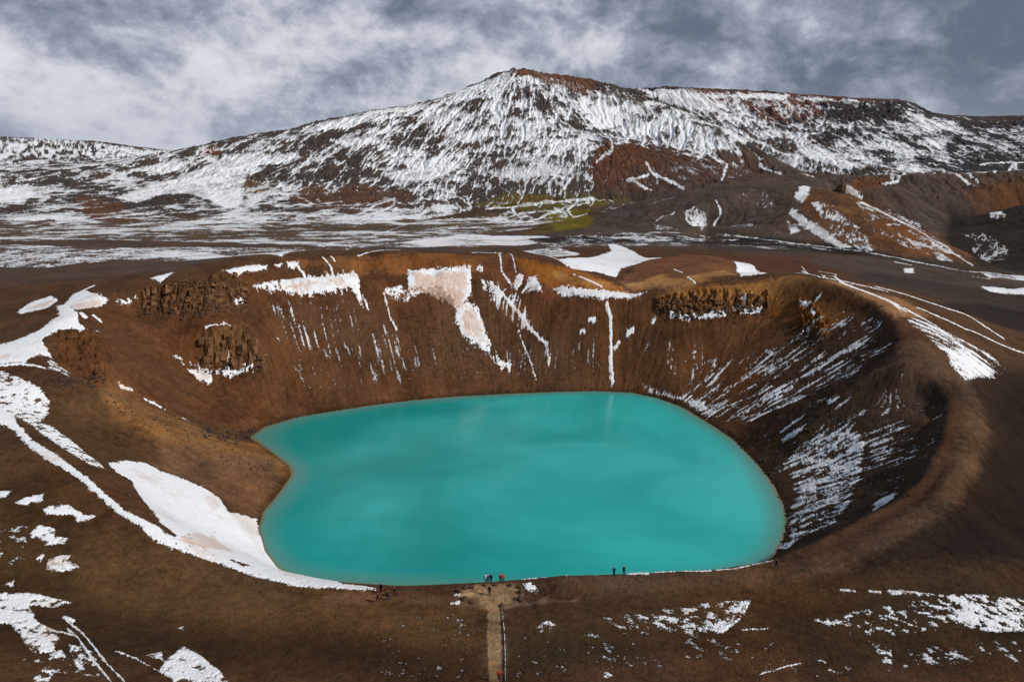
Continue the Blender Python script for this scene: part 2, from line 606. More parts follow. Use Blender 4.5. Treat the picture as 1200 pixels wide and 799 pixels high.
# melt water: drops run down the (roughened) slopes and gather into branching gullies
def drain():
    rough = ((FAR * (7.5 * fbm(X, Yg, 95, 3, 0.5, 81) + 2.6 * fbm(X, Yg, 20, 3, 0.6, 82))
              + (1 - FAR) * (1.6 * fbm(X, Yg, 16, 3, 0.5, 83) + 0.35 * fbm(X, Yg, 4, 2, 0.5, 84))) * sstep(0.05, 0.3, SLOPE)).astype(np.float32)
    h = HS + rough
    a = np.gradient(h, axis=1) / DU
    b = np.gradient(h, axis=0) / DV
    n = np.hypot(a, b) + 1e-6
    si = (-a / n / DU).astype(np.float32)
    sj = (-b / n / DV).astype(np.float32)
    k = 0.0013
    acc = np.zeros(NV * NU, np.float32)
    m = 400000
    far_share = rng.random(m) < 0.7
    j = np.where(far_share, rng.uniform(NV * 0.60, NV - 60, m), rng.uniform(100, NV * 0.6, m)).astype(np.float32)
    i = rng.uniform(2, NU - 3, m).astype(np.float32)
    vi = np.zeros(m, np.float32)
    vj = np.zeros(m, np.float32)
    for _ in range(120):
        c = np.clip(j + 0.5, 0, NV - 1).astype(np.int32) * NU + np.clip(i + 0.5, 0, NU - 1).astype(np.int32)
        acc += np.bincount(c, minlength=NV * NU)
        vi = 0.35 * vi + 0.65 * si.ravel()[c] * k
        vj = 0.35 * vj + 0.65 * sj.ravel()[c] * k
        i += vi
        j += vj
    return acc.reshape(NV, NU)


GULLY = np.log1p(drain())
GULLY = 0.6 * GULLY + 0.4 * blur(GULLY, 1)
GULLY -= blur(GULLY, 14)
GULLY = (GULLY / GULLY.std() * sstep(0.08, 0.3, SLOPE)).astype(np.float32)

near_b = fbm(X, Yg, 2.0, 5, 0.70, 1)
far_b = fbm(X, Yg, 34.0, 5, 0.74, 2)
near_b /= near_b.std()
far_b /= far_b.std()
blot = near_b * (1 - FAR) + far_b * FAR
wide = fbm(X, Yg, 14.0, 3, 0.6, 3) * (1 - FAR) + fbm(X, Yg, 150.0, 3, 0.6, 4) * FAR
wide = wide / wide.std()
BLOT = uniform(-GULLY * (0.15 + 0.45 * FAR) + blot + 0.3 * white / white.std() + (0.45 + 0.45 * FAR) * wide)
STREAK = uniform(-GULLY * (0.35 + 0.20 * FAR) + lic1 * (1.0 - 0.80 * FAR) + short * 0.55 * FAR + lic2 * (0.34 - 0.28 * FAR) + lic3 * 0.10 + blot * (0.40 + 0.35 * FAR) + (0.30 + 0.55 * FAR) * wide + 0.35 * white / white.std())
COARSE = blot


# ------------------------------------------------------------------ painting regions of the ground
def region_sd(pts):
    """signed distance (cells, positive inside) to a closed outline surveyed in picture pixels"""
    i, j = grid_ij(on_ground(pts))
    pad = 26
    i0, i1 = int(max(i.min() - pad, 0)), int(min(i.max() + pad, NU))
    j0, j1 = int(max(j.min() - pad, 0)), int(min(j.max() + pad, NV))
    gx, gy = II[j0:j1, i0:i1], JJ[j0:j1, i0:i1]
    inside = np.zeros(gx.shape, bool)
    dist = np.full(gx.shape, 1e9, np.float32)
    n = len(i)
    for k in range(n):
        ax, ay, bx, by = i[k], j[k], i[(k + 1) % n], j[(k + 1) % n]
        dist = np.minimum(dist, seg_d2(gx, gy, ax, ay, bx, by))
        if ay != by:
            cond = ((ay > gy) != (by > gy)) & (gx < (bx - ax) * (gy - ay) / (by - ay) + ax)
            inside ^= cond
    d = np.sqrt(dist)
    return np.where(inside, d, -d) / q, (slice(j0, j1), slice(i0, i1))


def seg_d2(gx, gy, ax, ay, bx, by):
    dx, dy = bx - ax, by - ay
    L = dx * dx + dy * dy + 1e-9
    t = np.clip(((gx - ax) * dx + (gy - ay) * dy) / L, 0, 1)
    return ((gx - ax - t * dx) ** 2 + (gy - ay - t * dy) ** 2).astype(np.float32)


COVER = np.full((NV, NU), -0.60, np.float32)     # share of the ground under snow
KIND = np.zeros((NV, NU), np.float32)            # 0 blotches, 1 streaks down the fall line
DIRT = np.zeros((NV, NU), np.float32)
TINT = np.zeros((NV, NU, 3), np.float32)
ZONE = np.zeros((NV, NU), np.int16)
EDGE = (0.85 * blot + 0.08 * lic2 + 0.4 * wide + 0.45 * white / white.std()).astype(np.float32)

TEDGE = (0.6 * blot + 0.8 * wide).astype(np.float32)


def area(pts, cover, kind=0.0, soft=6.0, rough=2.0, zone=0):
    sd, sl = region_sd(pts)
    m = sstep(-soft, soft, sd + EDGE[sl] * rough)
    COVER[sl] += (cover - COVER[sl]) * m
    KIND[sl] += (kind - KIND[sl]) * m
    if zone:
        ZONE[sl][sd > 0.5] = zone
    return m, sl


def snow(pts, cover=1.15, rough=1.9, soft=2.4, zone=0):
    """a patch with an edge of its own"""
    sd, sl = region_sd(pts)
    m = sstep(-soft, soft, sd + EDGE[sl] * rough)
    COVER[sl] = np.where(m > 0.03, np.maximum(COVER[sl], cover * m), COVER[sl])
    if zone:
        ZONE[sl][sd > 1.0] = zone


def stroke(pts, width, cover=1.1, rough=0.8, width2=None):
    i, j = grid_ij(on_ground(pts))
    pad = 14 + width
    sl = (slice(int(max(j.min() - pad, 0)), int(min(j.max() + pad, NV))),
          slice(int(max(i.min() - pad, 0)), int(min(i.max() + pad, NU))))
    gx, gy = II[sl], JJ[sl]
    best = np.full(gx.shape, -1e9, np.float32)
    n = len(i) - 1
    for k in range(n):
        w = width if width2 is None else width + (width2 - width) * k / max(n - 1, 1)
        d = w / 2 - np.sqrt(seg_d2(gx, gy, i[k], j[k], i[k + 1], j[k + 1])) / q
        best = np.maximum(best, d)
    m = sstep(-0.7, 0.7, best + EDGE[sl] * rough)
    COVER[sl] = np.where(m > 0.03, np.maximum(COVER[sl], cover * m), COVER[sl])
    return m, sl


def dirt(pts, v=1.0, soft=3.0):
    sd, sl = region_sd(pts)
    m = sstep(-soft, soft, sd + EDGE[sl] * 1.5)
    DIRT[sl] = np.maximum(DIRT[sl], v * m)


def tint(pts, col, soft=14.0, amount=1.0, rough=1.6):
    sd, sl = region_sd(pts)
    m = (sstep(-soft, soft, sd + TEDGE[sl] * rough) * amount)[..., None]
    TINT[sl] = TINT[sl] * (1 - m) + np.array(col, np.float32) * m


def zone(pts, z):
    sd, sl = region_sd(pts)
    ZONE[sl][sd > 0] = z


# colours of the ground, with shade painted in where noted
BROWN = (0.080, 0.045, 0.027)
RUST = (0.094, 0.047, 0.026)
ASH_SHADE = (0.030, 0.0195, 0.0135)  # dark scoria with cloud shadow painted into the colour
GREY = (0.062, 0.051, 0.047)
PLAIN = (0.088, 0.062, 0.050)
MOSS = (0.105, 0.083, 0.030)
TINT[:] = BROWN
fm = sstep(900, 1150, RAD)[..., None]
TINT[:] = TINT * (1 - fm) + np.array(GREY, np.float32) * fm
tint([(-170, 335), (200, 318), (560, 296), (640, 290), (620, 262), (-170, 262)], PLAIN)
tint([(620, 290), (820, 292), (1000, 320), (1370, 350), (1370, 200), (900, 190), (740, 225), (640, 265)], (0.082, 0.063, 0.054))
tint([(100, 355), (200, 335), (560, 305), (700, 348), (800, 345), (925, 324), (880, 480), (800, 470), (700, 458), (500, 466), (300, 508), (200, 480), (90, 440)], RUST, 8)
tint([(330, 350), (560, 360), (700, 380), (700, 440), (400, 440), (330, 400)], (0.085, 0.050, 0.033), 25, 0.7)
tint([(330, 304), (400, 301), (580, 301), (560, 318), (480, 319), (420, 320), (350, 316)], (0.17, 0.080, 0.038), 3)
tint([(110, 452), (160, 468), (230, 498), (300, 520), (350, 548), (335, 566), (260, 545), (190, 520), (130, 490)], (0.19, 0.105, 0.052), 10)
tint([(190, 520), (320, 540), (335, 570), (300, 602), (250, 580), (180, 545)], (0.135, 0.078, 0.048), 10)
tint([(60, 470), (110, 465), (140, 500), (190, 540), (120, 540), (70, 505)], (0.075, 0.045, 0.026), 10)
tint([(1040, 440), (1370, 440), (1370, 720), (930, 700), (1000, 650), (1090, 600), (1135, 540), (1150, 480)], ASH_SHADE, 26)
tint([(1170, 440), (1370, 440), (1370, 680), (1060, 690), (1130, 600), (1170, 520)], (0.017, 0.011, 0.008), 22)  # far right: cloud shadow deepened in the tint
tint([(1000, 640), (1100, 575), (1135, 480), (1120, 440), (1150, 470), (1160, 520), (1120, 600), (1010, 660), (900, 690), (700, 700), (700, 676), (900, 664)], (0.090, 0.057, 0.037), 8)
tint([(1000, 445), (1110, 452), (1113, 485), (1100, 530), (1085, 560), (1010, 608), (925, 640), (922, 590), (885, 530), (870, 500), (940, 475)], (0.056, 0.036, 0.025), 5)  # inner right wall: its shade is put into the tint
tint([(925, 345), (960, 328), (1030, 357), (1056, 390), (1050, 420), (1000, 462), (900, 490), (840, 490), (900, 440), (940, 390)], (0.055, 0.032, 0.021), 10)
tint([(1030, 430), (1060, 395), (1090, 400), (1140, 440), (1130, 460), (1085, 447), (1010, 452)], (0.085, 0.052, 0.034), 8)
tint([(735, 395), (850, 380), (900, 400), (870, 450), (800, 462), (730, 440)], (0.098, 0.050, 0.029), 20, 0.7)
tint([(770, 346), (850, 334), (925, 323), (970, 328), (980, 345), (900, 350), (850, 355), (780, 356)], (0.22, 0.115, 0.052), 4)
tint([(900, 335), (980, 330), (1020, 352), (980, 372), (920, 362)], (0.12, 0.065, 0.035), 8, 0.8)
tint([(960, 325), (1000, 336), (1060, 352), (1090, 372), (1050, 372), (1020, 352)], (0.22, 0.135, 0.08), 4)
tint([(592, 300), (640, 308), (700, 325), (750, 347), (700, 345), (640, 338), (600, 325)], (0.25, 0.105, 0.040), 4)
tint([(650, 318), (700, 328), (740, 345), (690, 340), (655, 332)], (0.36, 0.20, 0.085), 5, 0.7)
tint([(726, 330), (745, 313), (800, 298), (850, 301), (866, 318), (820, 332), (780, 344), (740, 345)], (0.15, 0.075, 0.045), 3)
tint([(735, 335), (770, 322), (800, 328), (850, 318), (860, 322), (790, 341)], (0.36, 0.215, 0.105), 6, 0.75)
tint([(560, 303), (600, 300), (625, 330), (660, 345), (640, 350), (590, 340), (562, 320)], (0.12, 0.055, 0.034), 6)
tint([(165, 345), (200, 332), (285, 328), (290, 352), (230, 364), (170, 368)], (0.085, 0.048, 0.028), 4)
tint([(235, 400), (300, 397), (310, 428), (240, 430)], (0.13, 0.078, 0.042), 4)
tint([(70, 395), (105, 385), (130, 410), (125, 440), (95, 445), (65, 425)], (0.105, 0.05, 0.026), 6)
tint([(900, 345), (960, 352), (985, 375), (970, 400), (930, 380)], (0.18, 0.085, 0.035), 8, 0.6)
# black plain, streaked slope beyond the right rim
tint([(1010, 318), (1370, 350), (1370, 405), (1140, 368), (1060, 340), (1000, 328)], (0.054, 0.042, 0.035), 8)
tint([(1080, 352), (1140, 370), (1370, 410), (1370, 385), (1150, 355)], (0.030, 0.022, 0.019), 4)
tint([(830, 295), (1000, 300), (1370, 345), (1370, 320), (1000, 290), (830, 272)], (0.060, 0.046, 0.036), 5)
tint([(840, 300), (950, 300), (960, 318), (900, 320)], (0.10, 0.045, 0.030), 8, 0.8)
tint([(620, 279), (700, 276), (900, 280), (1060, 300), (900, 290), (760, 285), (640, 284)], (0.028, 0.021, 0.020), 2)
tint([(610, 276), (690, 268), (690, 254), (640, 262)], MOSS, 5, 0.8)
tint([(560, 240), (600, 228), (640, 232), (740, 232), (700, 242), (620, 246)], MOSS, 5)
tint([(640, 250), (690, 245), (695, 262), (650, 272)], (0.14, 0.115, 0.03), 4)
# hill on the right, hot colours
tint([(945, 220), (1000, 228), (1060, 258), (1110, 282), (1140, 308), (1060, 300), (980, 282), (940, 245)], (0.12, 0.066, 0.042), 6)
tint([(1030, 262), (1080, 270), (1110, 295), (1070, 298), (1030, 280)], (0.19, 0.090, 0.042), 6, 0.7)
tint([(985, 222), (1010, 230), (1030, 258), (1010, 262), (985, 245)], (0.15, 0.085, 0.045), 5, 0.8)
tint([(1000, 212), (1040, 212), (1035, 222), (1000, 222)], (0.12, 0.06, 0.035), 4)
tint([(1110, 250), (1370, 240), (1370, 325), (1150, 312), (1110, 280)], (0.030, 0.024, 0.020), 6)
tint([(1140, 215), (1370, 210), (1370, 255), (1160, 245), (1130, 232)], (0.10, 0.052, 0.032), 8)
tint([(740, 165), (830, 180), (900, 195), (880, 215), (760, 225), (690, 225), (700, 190)], (0.080, 0.052, 0.042), 8)
tint([(700, 175), (760, 170), (770, 195), (720, 215), (690, 210)], (0.11, 0.055, 0.038), 6, 0.8)
tint([(600, 86), (720, 100), (740, 108), (690, 112), (600, 96)], (0.12, 0.068, 0.048), 3)
tint([(800, 104), (1000, 114), (1070, 122), (1060, 150), (900, 145), (850, 130), (830, 120)], (0.10, 0.056, 0.046), 4)
tint([(960, 125), (1070, 120), (1370, 140), (1370, 200), (1060, 200), (980, 190)], (0.040, 0.037, 0.040), 8)
tint([(340, 220), (430, 220), (480, 228), (470, 245), (380, 245), (335, 232)], (0.12, 0.066, 0.046), 4, 0.7)
tint([(95, 232), (140, 240), (165, 258), (120, 262), (95, 245)], (0.11, 0.060, 0.042), 4)
tint([(235, 178), (258, 176), (255, 186), (238, 186)], (0.13, 0.05, 0.035), 3)
tint([(280, 215), (320, 215), (310, 232), (285, 232)], (0.12, 0.085, 0.055), 4)
tint([(-170, 262), (330, 262), (620, 250), (560, 290), (-170, 290)], (0.10, 0.075, 0.055), 6, 0.8)
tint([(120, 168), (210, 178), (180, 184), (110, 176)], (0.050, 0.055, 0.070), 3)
# foreground, tinted darker towards the near edge and both sides
tint([(60, 620), (200, 640), (330, 690), (560, 710), (560, 760), (300, 760), (100, 730)], (0.096, 0.058, 0.031), 25)
tint([(600, 712), (900, 700), (1370, 700), (1370, 799), (600, 799)], (0.066, 0.040, 0.022), 20)
tint([(900, 720), (1370, 700), (1370, 799), (960, 799)], (0.040, 0.026, 0.016), 30)
tint([(-170, 560), (60, 560), (100, 640), (90, 700), (-170, 799)], (0.055, 0.036, 0.020), 25)
tint([(-170, 690), (180, 725), (400, 745), (560, 770), (560, 799), (-170, 799)], (0.040, 0.025, 0.014), 30)
tint([(600, 750), (900, 760), (1370, 740), (1370, 799), (600, 799)], (0.042, 0.027, 0.015), 30)

# --- snow: the far mountain
area([(-170, 262), (-170, 198), (180, 184), (345, 148), (480, 121), (605, 78), (720, 96), (800, 135), (870, 170), (905, 195), (800, 200), (740, 190), (690, 215), (640, 235), (560, 245), (450, 262), (300, 275)], 0.57, 0.25, 4)
area([(-170, 203), (180, 188), (330, 158), (430, 148), (420, 200), (330, 235), (-170, 262)], 0.45, 0.2, 8)
area([(425, 138), (605, 92), (720, 108), (790, 142), (770, 165), (740, 188), (700, 200), (640, 205), (560, 225), (470, 225), (440, 180)], 0.70, 0.45, 14)
area([(545, 205), (600, 185), (700, 178), (790, 160), (800, 185), (740, 205), (680, 235), (600, 236), (560, 240)], 0.42, 1.0, 8)
area([(700, 178), (745, 168), (790, 185), (890, 196), (870, 212), (760, 225), (690, 228), (690, 205)], 0.10, 1.0, 5)
area([(575, 95), (600, 85), (612, 100), (605, 125), (580, 120)], 0.45, 0.5, 4)
area([(605, 82), (640, 88), (720, 101), (700, 108), (640, 96), (608, 94)], 0.15, 0.2, 2)
area([(280, 160), (345, 150), (420, 160), (420, 185), (340, 195)], 0.42, 0.3, 6)
for p in ([(180, 215), (215, 213), (245, 222), (255, 238), (225, 245), (180, 240), (170, 228)],
          [(95, 232), (140, 240), (165, 258), (120, 262), (95, 245)],
          [(340, 222), (430, 220), (480, 228), (470, 243), (380, 245), (335, 232)],
          [(-30, 238), (30, 240), (35, 255), (-30, 262)], [(0, 180 + 15), (30, 199), (60, 203), (-30, 206)],
          [(285, 215), (325, 218), (315, 232), (285, 230)]):
    area(p, 0.28, 0.2, 4)
# far ridge
area([(-170, 157), (60, 161), (110, 164), (210, 176), (200, 187), (100, 196), (-170, 197)], 0.82, 1.0, 2)
area([(15, 178), (60, 174), (100, 180), (110, 190), (60, 193), (15, 186)], 0.52, 1.0, 3)
area([(105, 166), (212, 178), (190, 182), (110, 174)], 0.30, 0.2, 2)
# right mountain
area([(725, 101), (800, 103), (1070, 118), (1110, 135), (1370, 134), (1370, 203), (1060, 207), (960, 202), (905, 192), (830, 150)], 0.45, 0.75, 3)
area([(850, 112), (935, 120), (1060, 122), (1065, 140), (1000, 150), (900, 146), (860, 138)], 0.26, 1.0, 3)
area([(800, 104), (870, 107), (1060, 117), (1000, 117), (860, 109)], 0.1, 0, 1)
area([(920, 148), (1050, 148), (1060, 180), (1000, 197), (930, 170)], 0.56, 1.0, 6)
area([(1072, 122), (1110, 136), (1370, 135), (1370, 150), (1130, 146), (1085, 140)], 0.05, 0.3, 2)
area([(800, 115), (860, 125), (940, 160), (900, 165), (840, 140)], 0.80, 1.0, 6)
area([(1110, 160), (1370, 150), (1370, 200), (1130, 195)], 0.30, 1.0, 6)
area([(1140, 180), (1370, 178), (1370, 200), (1130, 200)], 0.08, 0.5, 5)
for p in ([(135, 232), (165, 222), (215, 205), (250, 195), (265, 183), (300, 180), (350, 183), (352, 190), (305, 197), (300, 205), (290, 212), (282, 225), (285, 240), (265, 245), (245, 235), (220, 228), (190, 228), (160, 238)],
          [(360, 155), (400, 142), (445, 135), (430, 143), (415, 152), (385, 155)],
          [(390, 166), (430, 165), (462, 168), (430, 173), (395, 172)],
          [(452, 209), (480, 200), (490, 192), (515, 193), (540, 195), (522, 205), (505, 213), (470, 212)],
          [(-30, 221), (25, 222), (42, 228), (30, 236), (-30, 242)],
          [(495, 140), (530, 130), (548, 138), (520, 146), (490, 146)],
          [(742, 107), (790, 107), (812, 113), (850, 128), (830, 138), (800, 128), (770, 118)],
          [(860, 111), (925, 112), (920, 121), (880, 120), (855, 116)],
          [(935, 114), (990, 117), (1020, 119), (950, 120)],
          [(935, 163), (960, 172), (985, 187), (1015, 196), (990, 199), (955, 190), (935, 176)]):
    snow(p)
for p in ([(620, 96), (650, 94), (690, 106), (660, 108), (640, 104), (622, 110)],
          [(690, 112), (720, 108), (780, 140), (750, 142), (710, 128)],
          [(1075, 140), (1100, 145), (1125, 156), (1108, 174), (1118, 190), (1098, 190), (1085, 165)],
          [(1060, 170), (1050, 200), (1085, 205), (1105, 202), (1080, 198)]):
    snow(p, 0.88)
for p, w in (([(545, 180), (540, 192), (530, 200)], 3), ([(640, 205), (668, 212), (660, 222), (655, 228)], 2.5), ([(715, 160), (718, 178), (700, 190)], 3),
             ([(757, 190), (765, 203), (790, 214), (800, 222)], 3.5), ([(740, 212), (770, 226)], 2.5), ([(760, 205), (735, 212)], 3),
             ([(720, 130), (760, 150), (790, 175)], 3), ([(790, 175), (830, 186), (852, 198), (846, 212)], 3), ([(830, 150), (870, 172), (930, 196)], 5),
             ([(850, 150), (900, 172), (940, 190)], 4), ([(1150, 195), (1235, 186)], 3), ([(1165, 205), (1190, 192), (1195, 202)], 3),
             ([(-30, 192), (40, 196), (70, 198)], 2.5), ([(20, 215), (70, 205)], 2.5), ([(1115, 205), (1140, 222)], 3), ([(1130, 204), (1146, 214)], 3),
             ([(1045, 212), (1060, 205), (1052, 214), (1035, 218)], 4), ([(420, 252), (440, 240), (462, 232), (462, 240), (420, 256)], 4),
             ([(475, 275), (485, 255), (500, 248)], 4), ([(880, 222), (900, 246)], 1.5), ([(890, 200), (915, 206)], 2.5), ([(940, 205), (955, 208)], 2.5)):
    stroke(p, w)
# --- the flats before the mountain
area([(-170, 262), (330, 262), (620, 250), (650, 258), (560, 275), (600, 279), (560, 290), (400, 291), (-170, 287)], 0.43, 0.0, 3)
area([(540, 262), (600, 242), (700, 232), (722, 238), (665, 246), (668, 255), (625, 268), (560, 274)], 0.55, 0.1, 3)
area([(-170, 290), (115, 290), (128, 304), (60, 315), (-170, 318)], 0.50, 0.0, 3)
area([(108, 290), (330, 290), (420, 290), (330, 300), (140, 305), (100, 310)], 0.40, 0.0, 2)
snow([(150, 298), (240, 295), (330, 296), (400, 291), (330, 302), (220, 303)], 0.8)
snow([(545, 275), (640, 277), (662, 281), (610, 288), (500, 289), (470, 284)], 0.93)
stroke([(-30, 284), (130, 281), (330, 286), (420, 284)], 2.2)
for p, w in (([(340, 262), (400, 258), (440, 250)], 2.5), ([(300, 250), (360, 243), (420, 240)], 2), ([(560, 262), (610, 250), (650, 247), (690, 238)], 3),
             ([(440, 276), (480, 262), (530, 255)], 2.5), ([(505, 270), (560, 262)], 2.5), ([(600, 246), (612, 256), (604, 262)], 3), ([(662, 240), (672, 255), (688, 250)], 3),
             ([(60, 262), (130, 255), (200, 258)], 2.5), ([(210, 268), (300, 262), (330, 266)], 3), ([(0, 268), (60, 272), (120, 270)], 3), ([(350, 232), (372, 240), (400, 236)], 2.5),
             ([(430, 240), (455, 232), (475, 240)], 2.5)):
    stroke(p, w, 1.0)
stroke([(570, 245), (640, 238), (720, 235)], 3)
stroke([(590, 264), (640, 252), (655, 246)], 4)
area([(620, 280), (700, 272), (900, 277), (1000, 290), (900, 292), (760, 290), (640, 290)], 0.38, 0.0, 2)
stroke([(760, 272), (840, 275), (940, 286), (1050, 302), (1130, 317), (1235, 330)], 1.8, 1.0, 0.5)
stroke([(800, 280), (900, 285), (980, 294)], 1.6, 0.8)
snow([(1150, 320), (1235, 326), (1235, 332), (1160, 326)], 0.9)
snow([(1150, 337), (1235, 336), (1235, 346), (1160, 342)])
snow([(1058, 315), (1070, 314), (1072, 320), (1060, 320)], 0.95)
stroke([(1048, 307), (1068, 311)], 2)
stroke([(1130, 322), (1160, 327)], 2)
# middle hills
for p in ([(812, 238), (830, 250), (826, 268), (806, 262), (800, 250)], [(765, 262), (792, 266), (800, 271), (768, 270)]):
    area(p, 0.62, 0.6, 2.5)
area([(700, 232), (770, 225), (800, 232), (760, 245), (700, 250)], 0.06, 0.3, 5)
area([(850, 225), (905, 222), (915, 245), (890, 250)], 0.07, 1.0, 5)
area([(790, 262), (880, 258), (905, 270), (800, 272)], 0.25, 0.2, 3)
stroke([(838, 234), (845, 250), (838, 262), (822, 268)], 3)
stroke([(765, 262), (775, 255), (790, 250)], 2, 0.8)
snow([(935, 222), (945, 218), (950, 226), (940, 238), (931, 232)])
snow([(928, 244), (945, 257), (975, 275), (1000, 290), (985, 291), (950, 272), (925, 252)])
snow([(922, 258), (932, 262), (938, 272), (926, 275)], 0.95)
area([(950, 236), (975, 238), (1000, 260), (1030, 292), (1015, 296), (985, 282), (960, 256)], 0.74, 1.0, 2)
area([(1000, 238), (1040, 238), (1080, 262), (1115, 290), (1135, 308), (1100, 303), (1060, 292), (1020, 270)], 0.36, 1.0, 3)
snow([(1092, 294), (1104, 297), (1118, 307), (1100, 305)], 0.9)
stroke([(1010, 238), (1060, 262), (1110, 290), (1140, 311)], 2.5)
stroke([(994, 219), (1010, 232)], 3)
area([(1122, 275), (1150, 262), (1160, 275), (1185, 290), (1170, 314), (1145, 302)], 0.48, 1.0, 3)
area([(1150, 248), (1180, 252), (1180, 258), (1160, 256)], 0.7, 0.5, 2)
# behind the far rim
snow([(655, 304), (700, 300), (716, 294), (712, 286), (720, 286), (735, 291), (775, 302), (750, 308), (728, 315), (722, 325), (705, 321), (670, 315)], zone=11)
area([(610, 294), (650, 289), (682, 298), (650, 301)], 0.6, 0.0, 2)
snow([(858, 306), (880, 310), (898, 321), (868, 324)], zone=12)
snow([(648, 337), (690, 339), (760, 342), (745, 348), (700, 350), (660, 347)], 1.15, zone=13)
stroke([(672, 322), (705, 336)], 3)
stroke([(640, 300), (665, 312)], 3)
stroke([(790, 316), (800, 320)], 2.5)
stroke([(806, 325), (815, 332)], 2.5)
snow([(1030, 262), (1030, 262), (1030, 263)], 0.1)
# --- the back wall
area([(335, 380), (700, 380), (760, 400), (720, 450), (500, 458), (340, 470)], 0.03, 1.0, 10)
area([(300, 345), (430, 342), (480, 400), (450, 420), (350, 402), (320, 380)], 0.085, 1.0, 8)
area([(330, 365), (385, 395), (352, 405), (318, 400)], 0.17, 1.0, 6)
area([(556, 322), (600, 333), (628, 385), (608, 388), (570, 350)], 0.36, 1.0, 4)
area([(185, 402), (250, 402), (255, 425), (205, 427)], 0.34, 0.3, 4)
area([(240, 402), (252, 402), (252, 426), (240, 426)], 0.6, 0.5, 3)
area([(285, 402), (325, 408), (320, 422), (300, 425)], 0.35, 0.5, 4)
area([(210, 352), (270, 345), (290, 352), (230, 358)], 0.22, 0.5, 3)
area([(720, 392), (820, 388), (900, 420), (860, 470), (780, 445)], 0.13, 0.8, 10)
snow([(328, 328), (360, 326), (418, 322), (420, 332), (400, 340), (385, 345), (355, 345), (330, 340)], zone=14)
snow([(478, 316), (500, 315), (551, 313), (553, 330), (553, 345), (545, 352), (540, 362), (531, 358), (520, 352), (500, 343), (482, 345), (478, 338)], zone=15)
snow([(535, 362), (548, 354), (560, 362), (570, 390), (575, 405), (572, 412), (545, 395), (534, 378)], zone=16)
snow([(578, 419), (598, 425), (600, 431), (585, 430)])
snow([(600, 337), (607, 322), (613, 322), (612, 333), (605, 342)])
snow([(612, 342), (620, 325), (628, 324), (635, 342)])
for p, c in (([(290, 335), (325, 328), (330, 342), (310, 342)], 0.75), ([(262, 318), (290, 311), (314, 311), (312, 317), (285, 319), (278, 325)], 1.1),
             ([(176, 326), (204, 319), (188, 332)], 1.1), ([(320, 309), (331, 309), (328, 317)], 1), ([(335, 307), (350, 306), (349, 314), (338, 314)], 1),
             ([(448, 338), (470, 333), (482, 345), (480, 355), (455, 350)], 0.72), ([(400, 328), (420, 323), (424, 345), (437, 360), (430, 363), (415, 345)], 0.8),
             ([(221, 434), (240, 428), (248, 440), (247, 452)], 1.1), ([(252, 438), (268, 428), (298, 425), (296, 435), (270, 443)], 1.1),
             ([(558, 311), (566, 311), (566, 318), (559, 317)], 1.0), ([(272, 353), (286, 349), (282, 355)], 1), ([(136, 353), (158, 348), (146, 357)], 1.1)):
    snow(p, c)
for p, w in (([(378, 301), (390, 320)], 2), ([(388, 301), (392, 306)], 2), ([(350, 315), (358, 326)], 2.5), ([(450, 345), (457, 372), (465, 386)], 1.8),
             ([(420, 300), (560, 296), (583, 297)], 2), ([(580, 296), (588, 318), (600, 336)], 2.5), ([(586, 296), (605, 320)], 1.6),
             ([(575, 330), (600, 358), (622, 386), (640, 403), (643, 426)], 2.6), ([(608, 388), (620, 420), (628, 444)], 1.5),
             ([(711, 356), (716, 375), (716, 400)], 4.5), ([(716, 400), (715, 420), (718, 447)], 4.5), ([(726, 400), (718, 412)], 2.5),
             ([(786, 369), (808, 372)], 3), ([(812, 371), (830, 371)], 3), ([(832, 369), (850, 368)], 3.5), ([(860, 362), (872, 355)], 4), ([(868, 366), (892, 363)], 3.5),
             ([(735, 391), (742, 387)], 4), ([(690, 374), (697, 375)], 2.5), ([(765, 378), (768, 372)], 2.5), ([(680, 388), (686, 388)], 2.5),
             ([(938, 356), (948, 356)], 4), ([(950, 365), (954, 368)], 4), ([(955, 352), (962, 345)], 2.5), ([(945, 392), (968, 394)], 3),
             ([(100, 385), (118, 390)], 1), ([(240, 384), (262, 380)], 2), ([(262, 378), (270, 382)], 2), ([(110, 370), (118, 376)], 4), ([(95, 368), (100, 372)], 5),
             ([(170, 468), (182, 473)], 2.5), ([(184, 475), (193, 480)], 2.5), ([(140, 452), (155, 457)], 1.5), ([(213, 489), (222, 494)], 1.5)):
    stroke(p, w)
# --- right wall
area([(800, 462), (900, 398), (955, 368), (1000, 355), (1040, 368), (1052, 400), (1000, 440), (940, 468), (870, 500), (830, 492)], 0.20, 1.0, 6)
area([(970, 362), (1005, 358), (1035, 378), (1005, 402), (970, 398)], 0.25, 0.8, 5)
area([(850, 486), (900, 452), (980, 420), (1040, 402), (1000, 440), (930, 470), (872, 497)], 0.42, 1.0, 5)
area([(940, 470), (1000, 455), (1110, 456), (1110, 500), (1080, 560), (1000, 610), (930, 640), (922, 590), (890, 530)], 0.07, 1.0, 5)
area([(885, 507), (930, 488), (985, 480), (990, 500), (940, 512), (900, 522)], 0.22, 1.0, 4)
area([(1018, 500), (1060, 488), (1082, 500), (1072, 540), (1030, 552), (1018, 530)], 0.28, 1.0, 6)
area([(918, 545), (935, 522), (960, 505), (1000, 495), (1012, 520), (1008, 560), (990, 600), (935, 622), (922, 605), (938, 575)], 0.60, 1.0, 5)
area([(920, 605), (990, 595), (975, 615), (925, 638)], 0.42, 0.6, 3)
snow([(1022, 590), (1050, 574), (1046, 586), (1024, 598)], 0.75)
snow([(905, 643), (915, 636), (936, 632), (922, 643)], 0.95)
snow([(968, 470), (982, 464), (985, 468), (972, 474)], 0.9)
snow([(1058, 437), (1070, 437), (1068, 440), (1056, 440)], 0.6)
